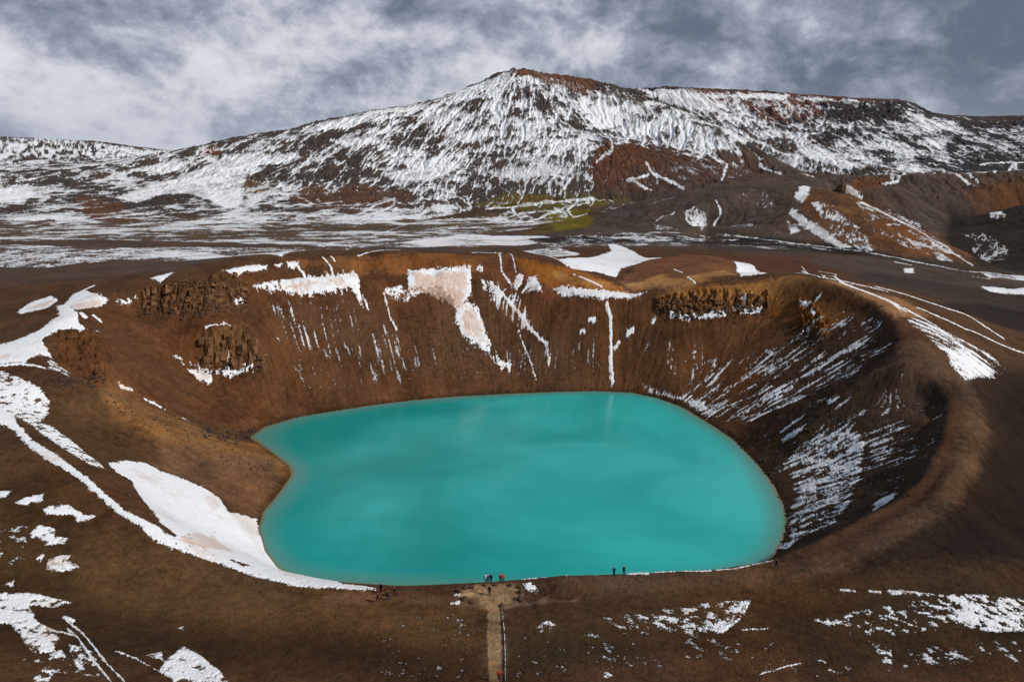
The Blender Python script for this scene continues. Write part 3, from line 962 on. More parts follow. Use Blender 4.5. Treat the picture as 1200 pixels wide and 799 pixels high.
snow([(748, 447), (775, 455), (822, 467), (840, 487), (825, 486), (800, 470), (760, 461)], 0.68, 2.5)
# outer slope on the right
stroke([(940, 318), (985, 331), (1040, 352), (1065, 370)], 3, 1.1, 0.8, 7)
stroke([(880, 313), (960, 325), (1040, 342)], 2)
stroke([(960, 318), (980, 322), (965, 326)], 2.5, 0.8)
stroke([(940, 312), (965, 324)], 2.5, 0.8)
stroke([(1026, 336), (1080, 352), (1130, 368), (1176, 397)], 3, 1.1, 0.6)
stroke([(1075, 361), (1130, 385), (1235, 423)], 2.4, 1.1, 0.6)
stroke([(1060, 362), (1110, 390), (1185, 438)], 3, 1.1, 0.6)
stroke([(1065, 372), (1105, 398), (1160, 430)], 2, 0.9)
area([(1055, 362), (1090, 378), (1160, 412), (1190, 440), (1140, 440), (1100, 410), (1062, 378)], 0.35, 1.0, 5)
snow([(1110, 408), (1135, 412), (1158, 430), (1165, 441), (1130, 446), (1112, 425)], 0.85, 3)
# --- left: ribbon of snow over the rim and the big snowfield
snow([(-30, 410), (10, 402), (45, 388), (70, 370), (66, 359), (76, 357), (90, 366), (93, 378), (104, 391), (85, 384), (70, 387), (50, 397), (51, 405), (62, 421), (45, 415), (35, 420), (30, 425), (15, 425), (-30, 432)], zone=17)
stroke([(-30, 431), (25, 427), (52, 431)], 4)
area([(58, 420), (85, 438), (80, 441), (50, 430)], 0.6, 1.0, 2)
snow([(20, 366), (35, 355), (60, 347), (68, 352), (55, 361), (25, 368)], zone=18)
snow([(75, 358), (85, 345), (98, 341), (115, 346), (128, 352), (112, 361), (90, 363)], zone=19)
stroke([(95, 342), (110, 335)], 3)
area([(-170, 436), (20, 440), (50, 455), (60, 470), (56, 488), (42, 502), (20, 490), (-170, 482)], 0.78, 0.3, 3)
area([(-170, 436), (15, 434), (10, 448), (-170, 455)], 0.6, 0.3, 3)
area([(30, 492), (60, 498), (90, 520), (122, 546), (128, 552), (105, 546), (75, 528), (45, 508)], 0.66, 0.3, 3)
snow([(-30, 482), (12, 484), (20, 497), (40, 517), (70, 537), (100, 557), (122, 578), (150, 600), (178, 614), (205, 627), (250, 645), (300, 664), (350, 681), (400, 687), (440, 691),
      (400, 690), (350, 688), (300, 676), (250, 658), (205, 643), (180, 633), (165, 618), (135, 600), (112, 578), (90, 560), (60, 542), (35, 525), (15, 503), (-30, 488)], zone=20)
snow([(126, 543), (150, 540), (170, 543), (190, 552), (235, 570), (255, 582), (268, 600), (285, 603), (300, 608), (303, 625), (315, 648), (330, 660), (350, 673), (400, 684), (440, 689),
      (400, 690), (350, 685), (300, 670), (250, 652), (225, 643), (205, 632), (200, 622), (185, 612), (170, 590), (155, 565), (135, 552)], zone=20)
area([(150, 562), (170, 590), (188, 612), (206, 626), (206, 631), (196, 626), (170, 602), (145, 578)], 0.0, 0.0, 1.5, 1.0)
area([(268, 656), (280, 658), (296, 664), (285, 664)], 0.0, 0.0, 1.0, 1.0)
# --- foreground patches
for p, c in (([(-30, 577), (15, 575), (6, 583), (-30, 584)], 1), ([(18, 590), (32, 582), (50, 579), (50, 586), (30, 593)], 1.05), ([(50, 598), (62, 592), (80, 592), (98, 602), (114, 605), (90, 613), (84, 604), (55, 604)], 1.0),
             ([(10, 632), (40, 613), (66, 618), (64, 628), (80, 630), (76, 638), (52, 640), (45, 630), (14, 635)], 0.8), ([(54, 660), (70, 650), (84, 652), (78, 658), (92, 664), (72, 671), (56, 666)], 0.95),
             ([(34, 654), (52, 650), (48, 658)], 0.95), ([(2, 686), (18, 678), (16, 688)], 0.95), ([(20, 652), (33, 648), (30, 655)], 0.8), ([(-30, 692), (45, 695), (86, 706), (62, 711), (34, 710), (44, 728), (70, 748), (62, 764), (38, 768), (22, 742), (12, 732), (-30, 730)], 0.88),
             ([(38, 795), (52, 768), (72, 760), (82, 772), (56, 799), (40, 799)], 0.72), ([(78, 752), (100, 756), (122, 772), (110, 790), (86, 780)], 0.5),
             ([(172, 768), (190, 763), (192, 775)], 0.9), ([(192, 775), (215, 757), (236, 768), (256, 784), (268, 800), (205, 800), (186, 786)], 0.88), ([(190, 738), (218, 731), (216, 738)], 0.55),
             ([(526, 720), (540, 714), (556, 716), (552, 726), (536, 727)], 0.5), ([(628, 734), (640, 725), (655, 732), (650, 741), (632, 742)], 0.62), ([(630, 762), (650, 763), (648, 767)], 0.7),
             ([(683, 763), (694, 761), (704, 776), (720, 792), (708, 795), (692, 778)], 0.8), ([(820, 706), (882, 702), (872, 722), (850, 742), (828, 744), (800, 728)], 0.58),
             ([(848, 740), (840, 764), (835, 762), (845, 742)], 1), ([(612, 684), (622, 683), (632, 692), (630, 696), (616, 692)], 1.05), ([(524, 706), (540, 703), (538, 708), (526, 708)], 0.9),
             ([(1040, 691), (1060, 692), (1100, 696), (1160, 699), (1235, 702), (1235, 711), (1150, 706), (1100, 700), (1045, 697)], 1.0),
             ([(735, 667), (765, 668), (760, 673), (735, 673)], 1.1), ([(650, 671), (668, 672), (664, 677)], 1.0), ([(530, 697), (540, 695), (538, 699)], 0.9)):
    snow(p, c)
area([(440, 712), (560, 712), (560, 799), (440, 799)], 0.012, 0.0, 6)
area([(690, 722), (740, 715), (815, 704), (850, 720), (820, 748), (740, 748)], 0.24, 0.0, 6)
area([(935, 724), (1000, 712), (1370, 712), (1370, 752), (1050, 748), (1000, 748)], 0.33, 0.0, 6)
area([(1120, 706), (1370, 706), (1370, 748), (1160, 745), (1120, 730)], 0.50, 0.0, 8)
area([(1010, 745), (1048, 752), (1050, 792), (1034, 784), (1022, 758)], 0.42, 0.0, 4)
area([(950, 762), (1040, 790), (1060, 755), (1370, 755), (1370, 799), (950, 799)], 0.12, 0.0, 8)
area([(600, 740), (940, 750), (940, 799), (600, 799)], 0.025, 0.0, 6)
area([(-170, 740), (60, 770), (130, 780), (120, 799), (-170, 799)], 0.16, 0.0, 6)
area([(-170, 620), (40, 610), (40, 680), (-170, 690)], 0.14, 0.0, 6)
for p, w in (([(40, 728), (60, 738), (84, 744)], 1.8), ([(80, 738), (92, 748), (110, 775), (130, 799)], 2.6), ([(78, 728), (95, 740), (110, 758), (125, 778), (146, 799)], 2.6),
             ([(135, 763), (160, 772), (190, 790)], 1.8), ([(63, 762), (76, 770)], 1.6), ([(738, 671), (765, 671), (820, 670), (870, 665), (905, 656)], 2.2),
             ([(530, 683), (562, 681)], 1.8), ([(612, 680), (640, 677)], 1.8), ([(887, 792), (922, 781), (938, 777)], 1.5), ([(588, 716), (591, 740), (592, 770), (592, 799)], 1.3),
             ([(985, 691), (1002, 693)], 2.2), ([(1018, 692), (1032, 694)], 2.2), ([(870, 738), (900, 737)], 2.0), ([(76, 724), (86, 728)], 5)):
    stroke(p, w, 1.0)
# beige dust lying on old snow
for p, v in (([(335, 335), (400, 328), (402, 334), (350, 338)], 0.9), ([(484, 321), (548, 320), (548, 340), (538, 360), (520, 348), (490, 342)], 0.8), ([(480, 338), (515, 336), (532, 352), (530, 360), (505, 346)], 1.7),
             ([(538, 366), (552, 362), (564, 378), (571, 402), (545, 390)], 0.9), ([(602, 335), (608, 324), (611, 332)], 0.9), ([(616, 342), (622, 328), (630, 340)], 0.9),
             ([(212, 634), (222, 626), (250, 628), (276, 650), (240, 643)], 0.75), ([(238, 585), (248, 575), (258, 590), (250, 600)], 0.45), ([(28, 364), (50, 355), (64, 352), (52, 360)], 0.6),
             ([(85, 358), (122, 352), (110, 361), (92, 362)], 0.7), ([(278, 610), (298, 612), (302, 640), (290, 630)], 0.25), ([(652, 339), (690, 341), (740, 346), (700, 348)], 0.25),
             ([(500, 280), (650, 279), (650, 286), (500, 288)], 0.2), ([(125, 225), (200, 212), (230, 205), (220, 222), (150, 234)], 0.12)):
    dirt(p, v)

# ------------------------------------------------------------------ relief of the ground
def mask(pts, soft=5.0):
    sd, sl = region_sd(pts)
    m = np.zeros((NV, NU), np.float32)
    m[sl] = sstep(-soft, soft, sd)
    return m


shore_fade = sstep(0.15, 3.0, np.abs(HS)).astype(np.float32)
steep = sstep(0.12, 0.5, SLOPE).astype(np.float32)
relief = np.zeros((NV, NU), np.float32)
near_w = 1 - FAR
relief += near_w * shore_fade * (0.22 * fbm(X, Yg, 14, 3, 0.5, 21) + 0.10 * near_b * 0.4)
inside = mask([(110, 350), (200, 333), (340, 305), (560, 303), (640, 330), (700, 349), (830, 338), (925, 323), (1000, 343), (1050, 375),
               (1056, 400), (1060, 434), (1110, 455), (1113, 480), (1100, 530), (1060, 583), (905, 658), (860, 640), (600, 600), (345, 600), (293, 512), (200, 470), (70, 430), (55, 400)], 6)
relief += inside * shore_fade * near_w * (-0.05 * GULLY + 0.06 * lic3 + 0.03 * lic2 + 0.03 * lic1 + 0.55 * fbm(X, Yg, 12, 5, 0.6, 31))
cliffs = np.zeros_like(relief)
for p in ([(165, 342), (200, 334), (285, 328), (292, 350), (230, 364), (170, 368)], [(235, 398), (300, 395), (308, 428), (238, 430)],
          [(768, 350), (900, 344), (902, 364), (770, 372)], [(70, 392), (110, 388), (130, 415), (125, 442), (90, 440), (65, 420)],
          [(930, 352), (950, 350), (968, 380), (962, 400), (938, 390)], [(240, 390), (290, 385), (300, 400), (235, 402)]):
    cliffs = np.maximum(cliffs, mask(p, 3.5))
wx = X + 1.8 * fbm(X, Yg, 6, 2, 0.5, 44)
ribs = np.abs(perlin(wx / 3.6, Yg / 5.0, 41)) + 0.7 * np.abs(perlin(wx / 1.7, Yg / 2.6, 42))
ledge = (np.sin((HS + 1.5 * perlin(X / 7, Yg / 7, 45)) * 2.4)).astype(np.float32)
relief += cliffs * ((0.42 - ribs) * 4.0 + 0.5 * ledge + 2.4 * fbm(X, Yg, 3.0, 4, 0.7, 43))
# gullies and rock ribs of the mountains
amp = sstep(math.log(1000), math.log(1500), VV) * sstep(0.05, 0.30, SLOPE)
relief += (amp * (-1.0 * GULLY + 0.3 * lic3 + 9.0 * fbm(X, Yg, 300, 2, 0.5, 52) + 0.5 * lic2 + 4.5 * fbm(X, Yg, 150, 6, 0.55, 51, True))).astype(np.float32)
relief += FAR * far_b * (0.35 + 0.6 * sstep(6.9, 7.2, VV))
craggy = mask([(850, 118), (1060, 124), (1062, 142), (1000, 150), (900, 144), (860, 134)], 5)
relief += craggy * 9 * fbm(X, Yg, 45, 4, 0.6, 61, True)
relief += mask([(575, 90), (605, 80), (625, 88), (600, 96)], 3) * 5 * fbm(X, Yg, 18, 3, 0.6, 62)
HZ = HS + relief

# dust is blown into streaks, and some lies on all old snow
DIRT *= np.clip(0.95 + 0.16 * wide + 0.10 * blot, 0.5, 1.2)
DIRT = np.maximum(DIRT, (0.42 * sstep(0.7, 2.2, wide + 0.45 * lic2 + 0.3 * blot) * near_w).astype(np.float32))

# snow lies a little proud of the ground
rank = BLOT * (1 - KIND) + STREAK * KIND
nx = 1 - np.abs(KIND * 2 - 1) * 1.0
rank = np.clip((rank - 0.5) * (1 + 0.22 * nx) + 0.5, 0, 1)
SNOWP = (COVER - rank).astype(np.float32)
SNOWP = np.where(COVER > 1.02, np.maximum(SNOWP, 0.12), SNOWP)
HZ = HZ + 0.30 * sstep(0.0, 0.4, SNOWP) * near_w * shore_fade

# --- the walkers' path and the viewing place at the end of it
PATH = [(573, 799), (572.5, 760), (571, 735), (572.5, 715), (570, 708), (558, 706), (545, 703), (541, 697), (546, 690), (558, 686.5), (572, 684.5),
        (590, 684), (603, 685), (610, 690), (609, 700), (600, 705), (588, 708), (586, 716), (589, 740), (590, 770), (591, 799)]
tint([(540, 706), (536, 694), (548, 686), (575, 683), (605, 683), (616, 690), (614, 702), (600, 709), (590, 712), (570, 712)], (0.20, 0.135, 0.088), 3.5)
tint([(566, 799), (566, 716), (592, 716), (596, 799)], (0.080, 0.052, 0.034), 3)
sd_p, sl_p = region_sd(PATH)
mp = sstep(-1.6, 1.6, sd_p + EDGE[sl_p] * 1.1)[..., None]
TINT[sl_p] = TINT[sl_p] * (1 - mp) + np.array((0.27, 0.185, 0.115), np.float32) * mp
SNOWP[sl_p] -= mp[..., 0] * 0.5 * (SNOWP[sl_p] < 0.6)
HZ[sl_p] -= 0.22 * mp[..., 0]
ZONE[sl_p][sd_p > 0.2] = 2
tint([(540, 697), (562, 689), (568, 690), (558, 696)], (0.45, 0.33, 0.20), 1.5)
tint([(590, 708), (640, 700), (680, 703), (620, 709)], (0.17, 0.12, 0.085), 2.5)
tint([(380, 706), (560, 712), (560, 700), (380, 696)], (0.115, 0.070, 0.045), 5)
# wet dark margin of the lake, then the shallows
wet = sstep(1.5, 0.3, HS) * (HS > -0.5)
wet = (wet * (RAD < 420))[..., None] * 0.6
TINT *= (1 - wet * 0.55)

TINT *= np.clip(1 - 0.10 * GULLY * (0.15 + FAR), 0.7, 1.25)[..., None]
# lava bits and dark stones: broad colour variation of the ground itself
vary = (0.11 * near_b * near_w + 0.12 * wide * near_w + 0.13 * far_b * FAR + 0.03 * lic2 * steep + 0.03 * lic3 * steep + 0.04 * lic1 * steep)
TINT *= np.clip(1 + vary, 0.45, 1.7)[..., None]
warm = fbm(X, Yg, 38, 3, 0.5, 71)
TINT[..., 0] *= 1 + 0.14 * warm
TINT[..., 2] *= 1 - 0.14 * warm

lum = TINT.mean(-1, keepdims=True)
TINT = np.clip(lum + (TINT - lum) * 1.22, 0.004, 0.9) * 0.93

# --- zones that become objects of their own
crater = inside > 0.5
ZONE[(ZONE == 0) & crater] = 3
ZONE[(ZONE == 0) & (RAD > 2600)] = 6
mount_edge = 1060 + 60 * np.sin(UU * 9)
ZONE[(ZONE == 0) & (RAD > mount_edge)] = 5
ZONE[(ZONE == 0) & (RAD > 640) & (UU > 0.09)] = 4
CLIFF_ZONES = {31: [(165, 342), (200, 334), (285, 328), (292, 350), (230, 364), (170, 368)],
               32: [(235, 398), (300, 395), (308, 428), (238, 430)],
               33: [(768, 350), (900, 344), (902, 364), (770, 372)]}
for zid, p in CLIFF_ZONES.items():
    sd, sl = region_sd(p)
    zs = ZONE[sl]
    zs[(sd > 0) & (zs == 3)] = zid
    ZONE[sl] = zs


def true_z(x, y):
    u, v = to_uv(np.asarray(x, float), np.asarray(y, float))
    iu = np.clip((u + HALF) / (2 * HALF) * (NU - 1), 0, NU - 1.001)
    iv = np.clip(np.interp(v, V, np.arange(NV)), 0, NV - 1.001)
    a, fa = iu.astype(int), iu % 1
    b, fb = iv.astype(int), iv % 1
    return ((HZ[b, a] * (1 - fa) + HZ[b, a + 1] * fa) * (1 - fb)
            + (HZ[b + 1, a] * (1 - fa) + HZ[b + 1, a + 1] * fa) * fb)


def place(px, py):
    """the spot on the finished ground seen at a picture pixel"""
    p = on_ground([(px, py)])[0]
    return float(p[0]), float(p[1]), float(true_z(p[0], p[1]))


# ------------------------------------------------------------------ materials
def material(name):
    m = bpy.data.materials.new(name)
    m.use_nodes = True
    N = Nodes(m.node_tree)
    b = N.n('ShaderNodeBsdfPrincipled')
    o = N.n('ShaderNodeOutputMaterial')
    N.link(b.outputs[0], o.inputs[0])
    return m, N, b


def ground_material():
    m, N, b = material("volcanic_ground")
    pos = N.n('ShaderNodeNewGeometry').outputs['Position']
    far = N.attr('far')
    sn = N.attr('snow')
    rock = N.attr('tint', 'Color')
    g_near = N.noise(pos, 1.7, 6.0, 0.7)
    g_far = N.noise(pos, 0.20, 8.0, 0.75)
    g = N.math('ADD', N.math('MULTIPLY', g_near, N.math('SUBTRACT', 1.0, far)), N.math('MULTIPLY', g_far, far))
    gc = N.math('SUBTRACT', g, 0.5)
    # stones and grit
    val = N.math('ADD', 1.0, N.math('MULTIPLY', gc, N.math('SUBTRACT', 1.8, N.math('MULTIPLY', far, 0.5))))
    stone = N.noise(pos, 5.0, 3.0, 0.6)
    val = N.math('MULTIPLY', val, N.ramp(stone, 0.25, 0.75, 0.84, 1.16))
    val = N.math('MAXIMUM', val, 0.25)
    scaled = N.vmath('SCALE', rock, s=1.0)
    sc = scaled.node
    N.link(val, sc.inputs[3])
    hue = N.noise(pos, 0.35, 5.0, 0.6)
    ground = N.mix(N.ramp(hue, 0.45, 0.75, 0.0, 0.35), scaled, N.mix(1.0, scaled, (1.35, 0.92, 0.62), 'MULTIPLY'))
    # snow
    s = N.math('ADD', sn, N.math('MULTIPLY', gc, N.math('ADD', 0.85, N.math('MULTIPLY', far, 0.45))))
    wd = N.math('ADD', 0.05, N.math('MULTIPLY', far, 0.09))
    sm = N.ramp(s, N.math('MULTIPLY', wd, -1.0), N.math('MULTIPLY', wd, 1.15))
    dirt_ = N.attr('dirt')
    dn = N.math('MULTIPLY', dirt_, N.ramp(g, 0.30, 0.62, 0.75, 1.1))
    snowc = N.mix(N.math('MINIMUM', dn, 1.0), (0.80, 0.83, 0.88), (0.60, 0.43, 0.34))
    snowc = N.mix(N.math('MULTIPLY', N.math('MAXIMUM', N.math('SUBTRACT', dn, 1.0), 0.0), 1.2, clamp=True), snowc, (0.27, 0.18, 0.14))
    dust = N.noise(pos, 0.25, 6.0, 0.65)
    snowc = N.mix(N.ramp(dust, 0.5, 0.8, 0.0, 0.30), snowc, (0.62, 0.57, 0.53))
    thin = N.ramp(s, 0.03, N.math('ADD', 0.22, N.math('MULTIPLY', far, 0.42)), N.math('ADD', 0.32, N.math('MULTIPLY', far, 0.16)), 0.0)
    snowc = N.mix(thin, snowc, ground)
    N.link(N.mix(sm, ground, snowc), b.inputs['Base Color'])
    N.put(b.inputs['Roughness'], N.ramp(sm, 0.0, 1.0, 0.93, 0.62))
    b.inputs['Specular IOR Level'].default_value = 0.08
    bump = N.n('ShaderNodeBump')
    hgt = N.math('ADD', N.math('MULTIPLY', g, N.math('ADD', 0.38, N.math('MULTIPLY', far, 4.0))), N.math('MULTIPLY', stone, 0.10))
    hgt = N.math('MULTIPLY', hgt, N.ramp(sm, 0.0, 1.0, 1.0, 0.55))
    hgt = N.math('ADD', hgt, N.math('MULTIPLY', sm, 0.12))
    N.link(hgt, bump.inputs['Height'])
    bump.inputs['Strength'].default_value = 0.85
    bump.inputs['Distance'].default_value = 1.0
    N.link(N.attr('slope_normal', 'Vector'), bump.inputs['Normal'])
    N.link(bump.outputs[0], b.inputs['Normal'])
    return m


GROUND = ground_material()

# ------------------------------------------------------------------ ground meshes
POS = np.stack([X, Yg, HZ], -1).astype(np.float32)
eu = np.gradient(POS, axis=1)
ev = np.gradient(POS, axis=0)
NRM = np.cross(eu, ev)
NRM /= np.linalg.norm(NRM, axis=-1, keepdims=True) + 1e-9
NRM[NRM[..., 2] < 0] *= -1


def mesh_from(name, co, faces, normals, tint_, snow_, dirt_, far_):
    me = bpy.data.meshes.new(name)
    n = len(co)
    me.vertices.add(n)
    me.vertices.foreach_set('co', np.ascontiguousarray(co, np.float32).ravel())
    me.loops.add(faces.size)
    me.loops.foreach_set('vertex_index', np.ascontiguousarray(faces, np.int32).ravel())
    me.polygons.add(len(faces))
    me.polygons.foreach_set('loop_start', np.arange(0, faces.size, 4, dtype=np.int32))
    me.update(calc_edges=True)
    me.shade_smooth()
    a = me.attributes.new('slope_normal', 'FLOAT_VECTOR', 'POINT')
    a.data.foreach_set('vector', np.ascontiguousarray(normals, np.float32).ravel())
    a = me.attributes.new('tint', 'FLOAT_COLOR', 'POINT')
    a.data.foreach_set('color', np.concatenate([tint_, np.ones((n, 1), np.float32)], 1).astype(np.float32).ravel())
    for nm, arr in (('snow', snow_), ('dirt', dirt_), ('far', far_)):
        a = me.attributes.new(nm, 'FLOAT', 'POINT')
        a.data.foreach_set('value', np.ascontiguousarray(arr, np.float32).ravel())
    me.materials.append(GROUND)
    return me


idx = np.arange(NV * NU).reshape(NV, NU)
FACES = np.stack([idx[:-1, :-1], idx[:-1, 1:], idx[1:, 1:], idx[1:, :-1]], -1).reshape(-1, 4)
FZONE = ZONE[:-1, :-1].ravel()
flat = dict(co=POS.reshape(-1, 3), normals=NRM.reshape(-1, 3), tint_=TINT.reshape(-1, 3), snow_=SNOWP.ravel(), dirt_=DIRT.ravel(), far_=FAR.ravel())


def ground_piece(name, zid, label=None, category=None, kind='structure', group=None):
    f = FACES[FZONE == zid]
    if not len(f):
        return None
    used, inv = np.unique(f, return_inverse=True)
    me = mesh_from(name, faces=inv.reshape(-1, 4), **{k: v[used] for k, v in flat.items()})
    o = bpy.data.objects.new(name, me)
    COL.objects.link(o)
    if kind:
        o['kind'] = kind
    if label:
        o['label'] = label
        o['category'] = category
    if group:
        o['group'] = group
    return o


def surround():
    """the land beside, behind and under the camera, carrying on from the edge of the surveyed part"""
    u_side = np.concatenate([np.linspace(HALF, HALF + 0.5, 90)[:-1], np.linspace(HALF + 0.5, 2 * math.pi - HALF - 0.5, 80), np.linspace(2 * math.pi - HALF - 0.5, 2 * math.pi - HALF, 90)[1:]])
    v_in = np.linspace(math.log(2.0), V[0], 40)
    parts = [(np.linspace(-HALF, HALF, 200), v_in), (u_side, np.concatenate([v_in[:-1], V[::4], [V[-1]]]))]
    cos, fs, tn, sn, fr, nr, off = [], [], [], [], [], [], 0
    for u_, v_ in parts:
        a, b_ = np.meshgrid(u_, v_)
        aw = (a + math.pi) % (2 * math.pi) - math.pi
        z = rbf(aw, b_)
        r_ = np.exp(b_)
        x, y = r_ * np.sin(a), r_ * np.cos(a)
        past = np.clip((np.abs(aw) - HALF) / 0.5, 0, 1)
        row = np.interp(b_, V, np.arange(NV)).astype(int)
        colm = np.clip(((np.clip(aw, -HALF, HALF) + HALF) / (2 * HALF) * (NU - 1)), 8, NU - 9).astype(int)
        tc = BTINT[row, colm]
        base = np.array(BROWN) * (1 - FAR[row, 0][..., None]) + np.array(GREY) * FAR[row, 0][..., None]
        t = tc * (1 - past[..., None]) + base * past[..., None]
        t = t * np.clip(1 + 0.12 * fbm(x, y, 14, 4, 0.6, 91), 0.6, 1.4)[..., None]
        n1 = np.clip(0.5 + 0.9 * (fbm(x, y, 6.0, 5, 0.65, 92) * (1 - FAR[row, 0]) + fbm(x, y, 60.0, 5, 0.65, 93) * FAR[row, 0]), 0, 1)
        cov = np.clip(BCOVER[row, colm], -0.6, 0.9) * (1 - past) + (-0.3 + 0.75 * FAR[row, 0]) * past
        p3_ = np.stack([x, y, z], -1)
        e1, e2 = np.gradient(p3_, axis=1), np.gradient(p3_, axis=0)
        nn = np.cross(e1, e2)
        nn /= np.linalg.norm(nn, axis=-1, keepdims=True) + 1e-9
        nn[nn[..., 2] < 0] *= -1
        cos.append(p3_.reshape(-1, 3))
        tn.append(t.reshape(-1, 3))
        sn.append((cov - n1).ravel())
        fr.append(FAR[row, 0].ravel())
        nr.append(nn.reshape(-1, 3))
        k = np.arange(a.size).reshape(a.shape) + off
        fs.append(np.stack([k[:-1, :-1], k[:-1, 1:], k[1:, 1:], k[1:, :-1]], -1).reshape(-1, 4))
        off += a.size
    co = np.concatenate(cos)
    me = mesh_from("surrounding_land", co, np.concatenate(fs), np.concatenate(nr), np.concatenate(tn), np.concatenate(sn), np.zeros(len(co)), np.concatenate(fr))
    o = bpy.data.objects.new("surrounding_land", me)
    COL.objects.link(o)
    o['kind'] = 'structure'


BTINT = np.stack([blur(np.ascontiguousarray(TINT[..., k]).astype(np.float32), 6) for k in range(3)], -1)
BCOVER = blur(COVER, 4)
surround()
ground_piece("ground", 0)
ground_piece("path", 2)
ground_piece("crater_slope", 3)
ground_piece("hills", 4)
ground_piece("mountain", 5)
ground_piece("far_ridge", 6)
for zid, nm, lb in ((11, "snow_patch", "white snow drift behind the orange mounds beyond the far crater rim"),
                    (12, "snow_patch", "small bright snow drift between the orange mound and the crater's right back rim"),
                    (13, "snow_patch", "narrow snow strip in the low notch of the far rim above the white gully"),
                    (14, "snow_patch", "long snow ledge with beige centre, left of the dusty patch on the back wall"),
                    (15, "snow_patch", "dusty beige snow patch with a white top edge hanging under the far rim"),
                    (16, "snow_patch", "beige tongue of old snow pointing down the back wall toward the lake"),
                    (17, "snow_patch", "white snow ribbon crossing the left rim"),
                    (18, "snow_patch", "leftmost beige snow lens in the hollow behind the left rim"),
                    (19, "snow_patch", "fan shaped beige snow lens touching the top of the white ribbon"),
                    (20, "snow_patch", "largest snowfield sloping down to the left shore of the turquoise lake")):
    ground_piece(nm, zid, lb, "snow patch", None, "old snow patches on the crater")
for zid, nm, lb in ((31, "rock_cliff", "long brown columnar cliff band under the left back rim"),
                    (32, "rock_cliff", "small ochre rock outcrop with snow at its foot halfway up the left wall"),
                    (33, "rock_cliff", "dark jagged cliff band under the orange right back rim")):
    ground_piece(nm, zid, lb, "cliff", None, "cliffs in the crater wall")


# ------------------------------------------------------------------ lake
def lake():
    n = 420
    x = np.linspace(-122, 112, n)
    y = np.linspace(138, 322, n)
    gx, gy = np.meshgrid(x, y)
    depth = -base_z(gx, gy)
    k = np.arange(n * n).reshape(n, n)
    f = np.stack([k[:-1, :-1], k[:-1, 1:], k[1:, 1:], k[1:, :-1]], -1).reshape(-1, 4)
    dq = depth.ravel()
    keep = (dq[f].max(1) > -1.2)
    f = f[keep]
    used, inv = np.unique(f, return_inverse=True)
    co = np.stack([gx.ravel(), gy.ravel(), np.zeros(n * n)], -1)[used]
    me = bpy.data.meshes.new("lake_water")
    me.vertices.add(len(co))
    me.vertices.foreach_set('co', co.astype(np.float32).ravel())
    fi = inv.reshape(-1, 4)
    me.loops.add(fi.size)
    me.loops.foreach_set('vertex_index', fi.astype(np.int32).ravel())
    me.polygons.add(len(fi))
    me.polygons.foreach_set('loop_start', np.arange(0, fi.size, 4, dtype=np.int32))
    me.update(calc_edges=True)
    a = me.attributes.new('depth', 'FLOAT', 'POINT')
    a.data.foreach_set('value', dq[used].astype(np.float32))
    m, N, b = material("turquoise_water")
    pos = N.n('ShaderNodeNewGeometry').outputs['Position']
    d = N.attr('depth')
    cloud_refl = N.noise(pos, 0.016, 4.0, 0.5, 0.6)  # pale cloud reflections painted into the water colour
    st = N.noise(N.vmath('MULTIPLY', pos, (0.014, 0.035, 0.0)), 1.0, 4.0, 0.55, 0.5)
    sx = N.n('ShaderNodeSeparateXYZ')
    N.link(pos, sx.inputs[0])
    drift = N.ramp(sx.outputs[0], -90.0, 60.0, 0.0, 0.55, False)
    f_ = N.math('ADD', N.math('ADD', N.math('MULTIPLY', N.math('SUBTRACT', cloud_refl, 0.5), 1.2), N.math('MULTIPLY', N.math('SUBTRACT', st, 0.5), 0.6)), drift)
    milk_refl = N.mix(N.ramp(f_, -0.05, 0.75), (0.0, 0.235, 0.220), (0.034, 0.420, 0.410))
    shallow = N.mix(N.ramp(d, 0.05, 0.9), (0.15, 0.15, 0.085), (0.07, 0.24, 0.215))
    colr = N.mix(N.ramp(d, 0.5, 4.5), shallow, milk_refl)
    N.link(colr, b.inputs['Base Color'])
    b.inputs['Roughness'].default_value = 0.16
    b.inputs['IOR'].default_value = 1.33
    b.inputs['Specular IOR Level'].default_value = 0.3
    rp = N.noise(N.vmath('MULTIPLY', pos, (0.8, 1.5, 0.0)), 1.0, 4.0, 0.6, 0.3)
    bump = N.n('ShaderNodeBump')
    N.link(rp, bump.inputs['Height'])
    bump.inputs['Strength'].default_value = 0.25
    bump.inputs['Distance'].default_value = 0.12
    N.link(bump.outputs[0], b.inputs['Normal'])
    me.materials.append(m)
    o = bpy.data.objects.new("lake_water", me)
    COL.objects.link(o)
    o['kind'] = 'structure'


lake()


# ------------------------------------------------------------------ loose stones, boulders, people
def plain_material(name, col, rough=0.9, vary=0.25, scale=6.0):
    m, N, b = material(name)
    pos = N.n('ShaderNodeNewGeometry').outputs['Position']
    n = N.noise(pos, scale, 4.0, 0.6)
    c = N.mix(N.ramp(n, 0.3, 0.7), tuple(v * (1 - vary) for v in col), tuple(v * (1 + vary) for v in col))
    N.link(c, b.inputs['Base Color'])
    b.inputs['Roughness'].default_value = rough
    b.inputs['Specular IOR Level'].default_value = 0.1
    return m


ICO = []


def ico():
    if not ICO:
        import bmesh
        bm = bmesh.new()
        bmesh.ops.create_icosphere(bm, subdivisions=1, radius=1.0)
        bm.verts.ensure_lookup_table()
        bm.faces.ensure_lookup_table()
        ICO.append((np.array([v.co[:] for v in bm.verts]), np.array([[v.index for v in f.verts] for f in bm.faces])))
        bm.free()
    return ICO[0]


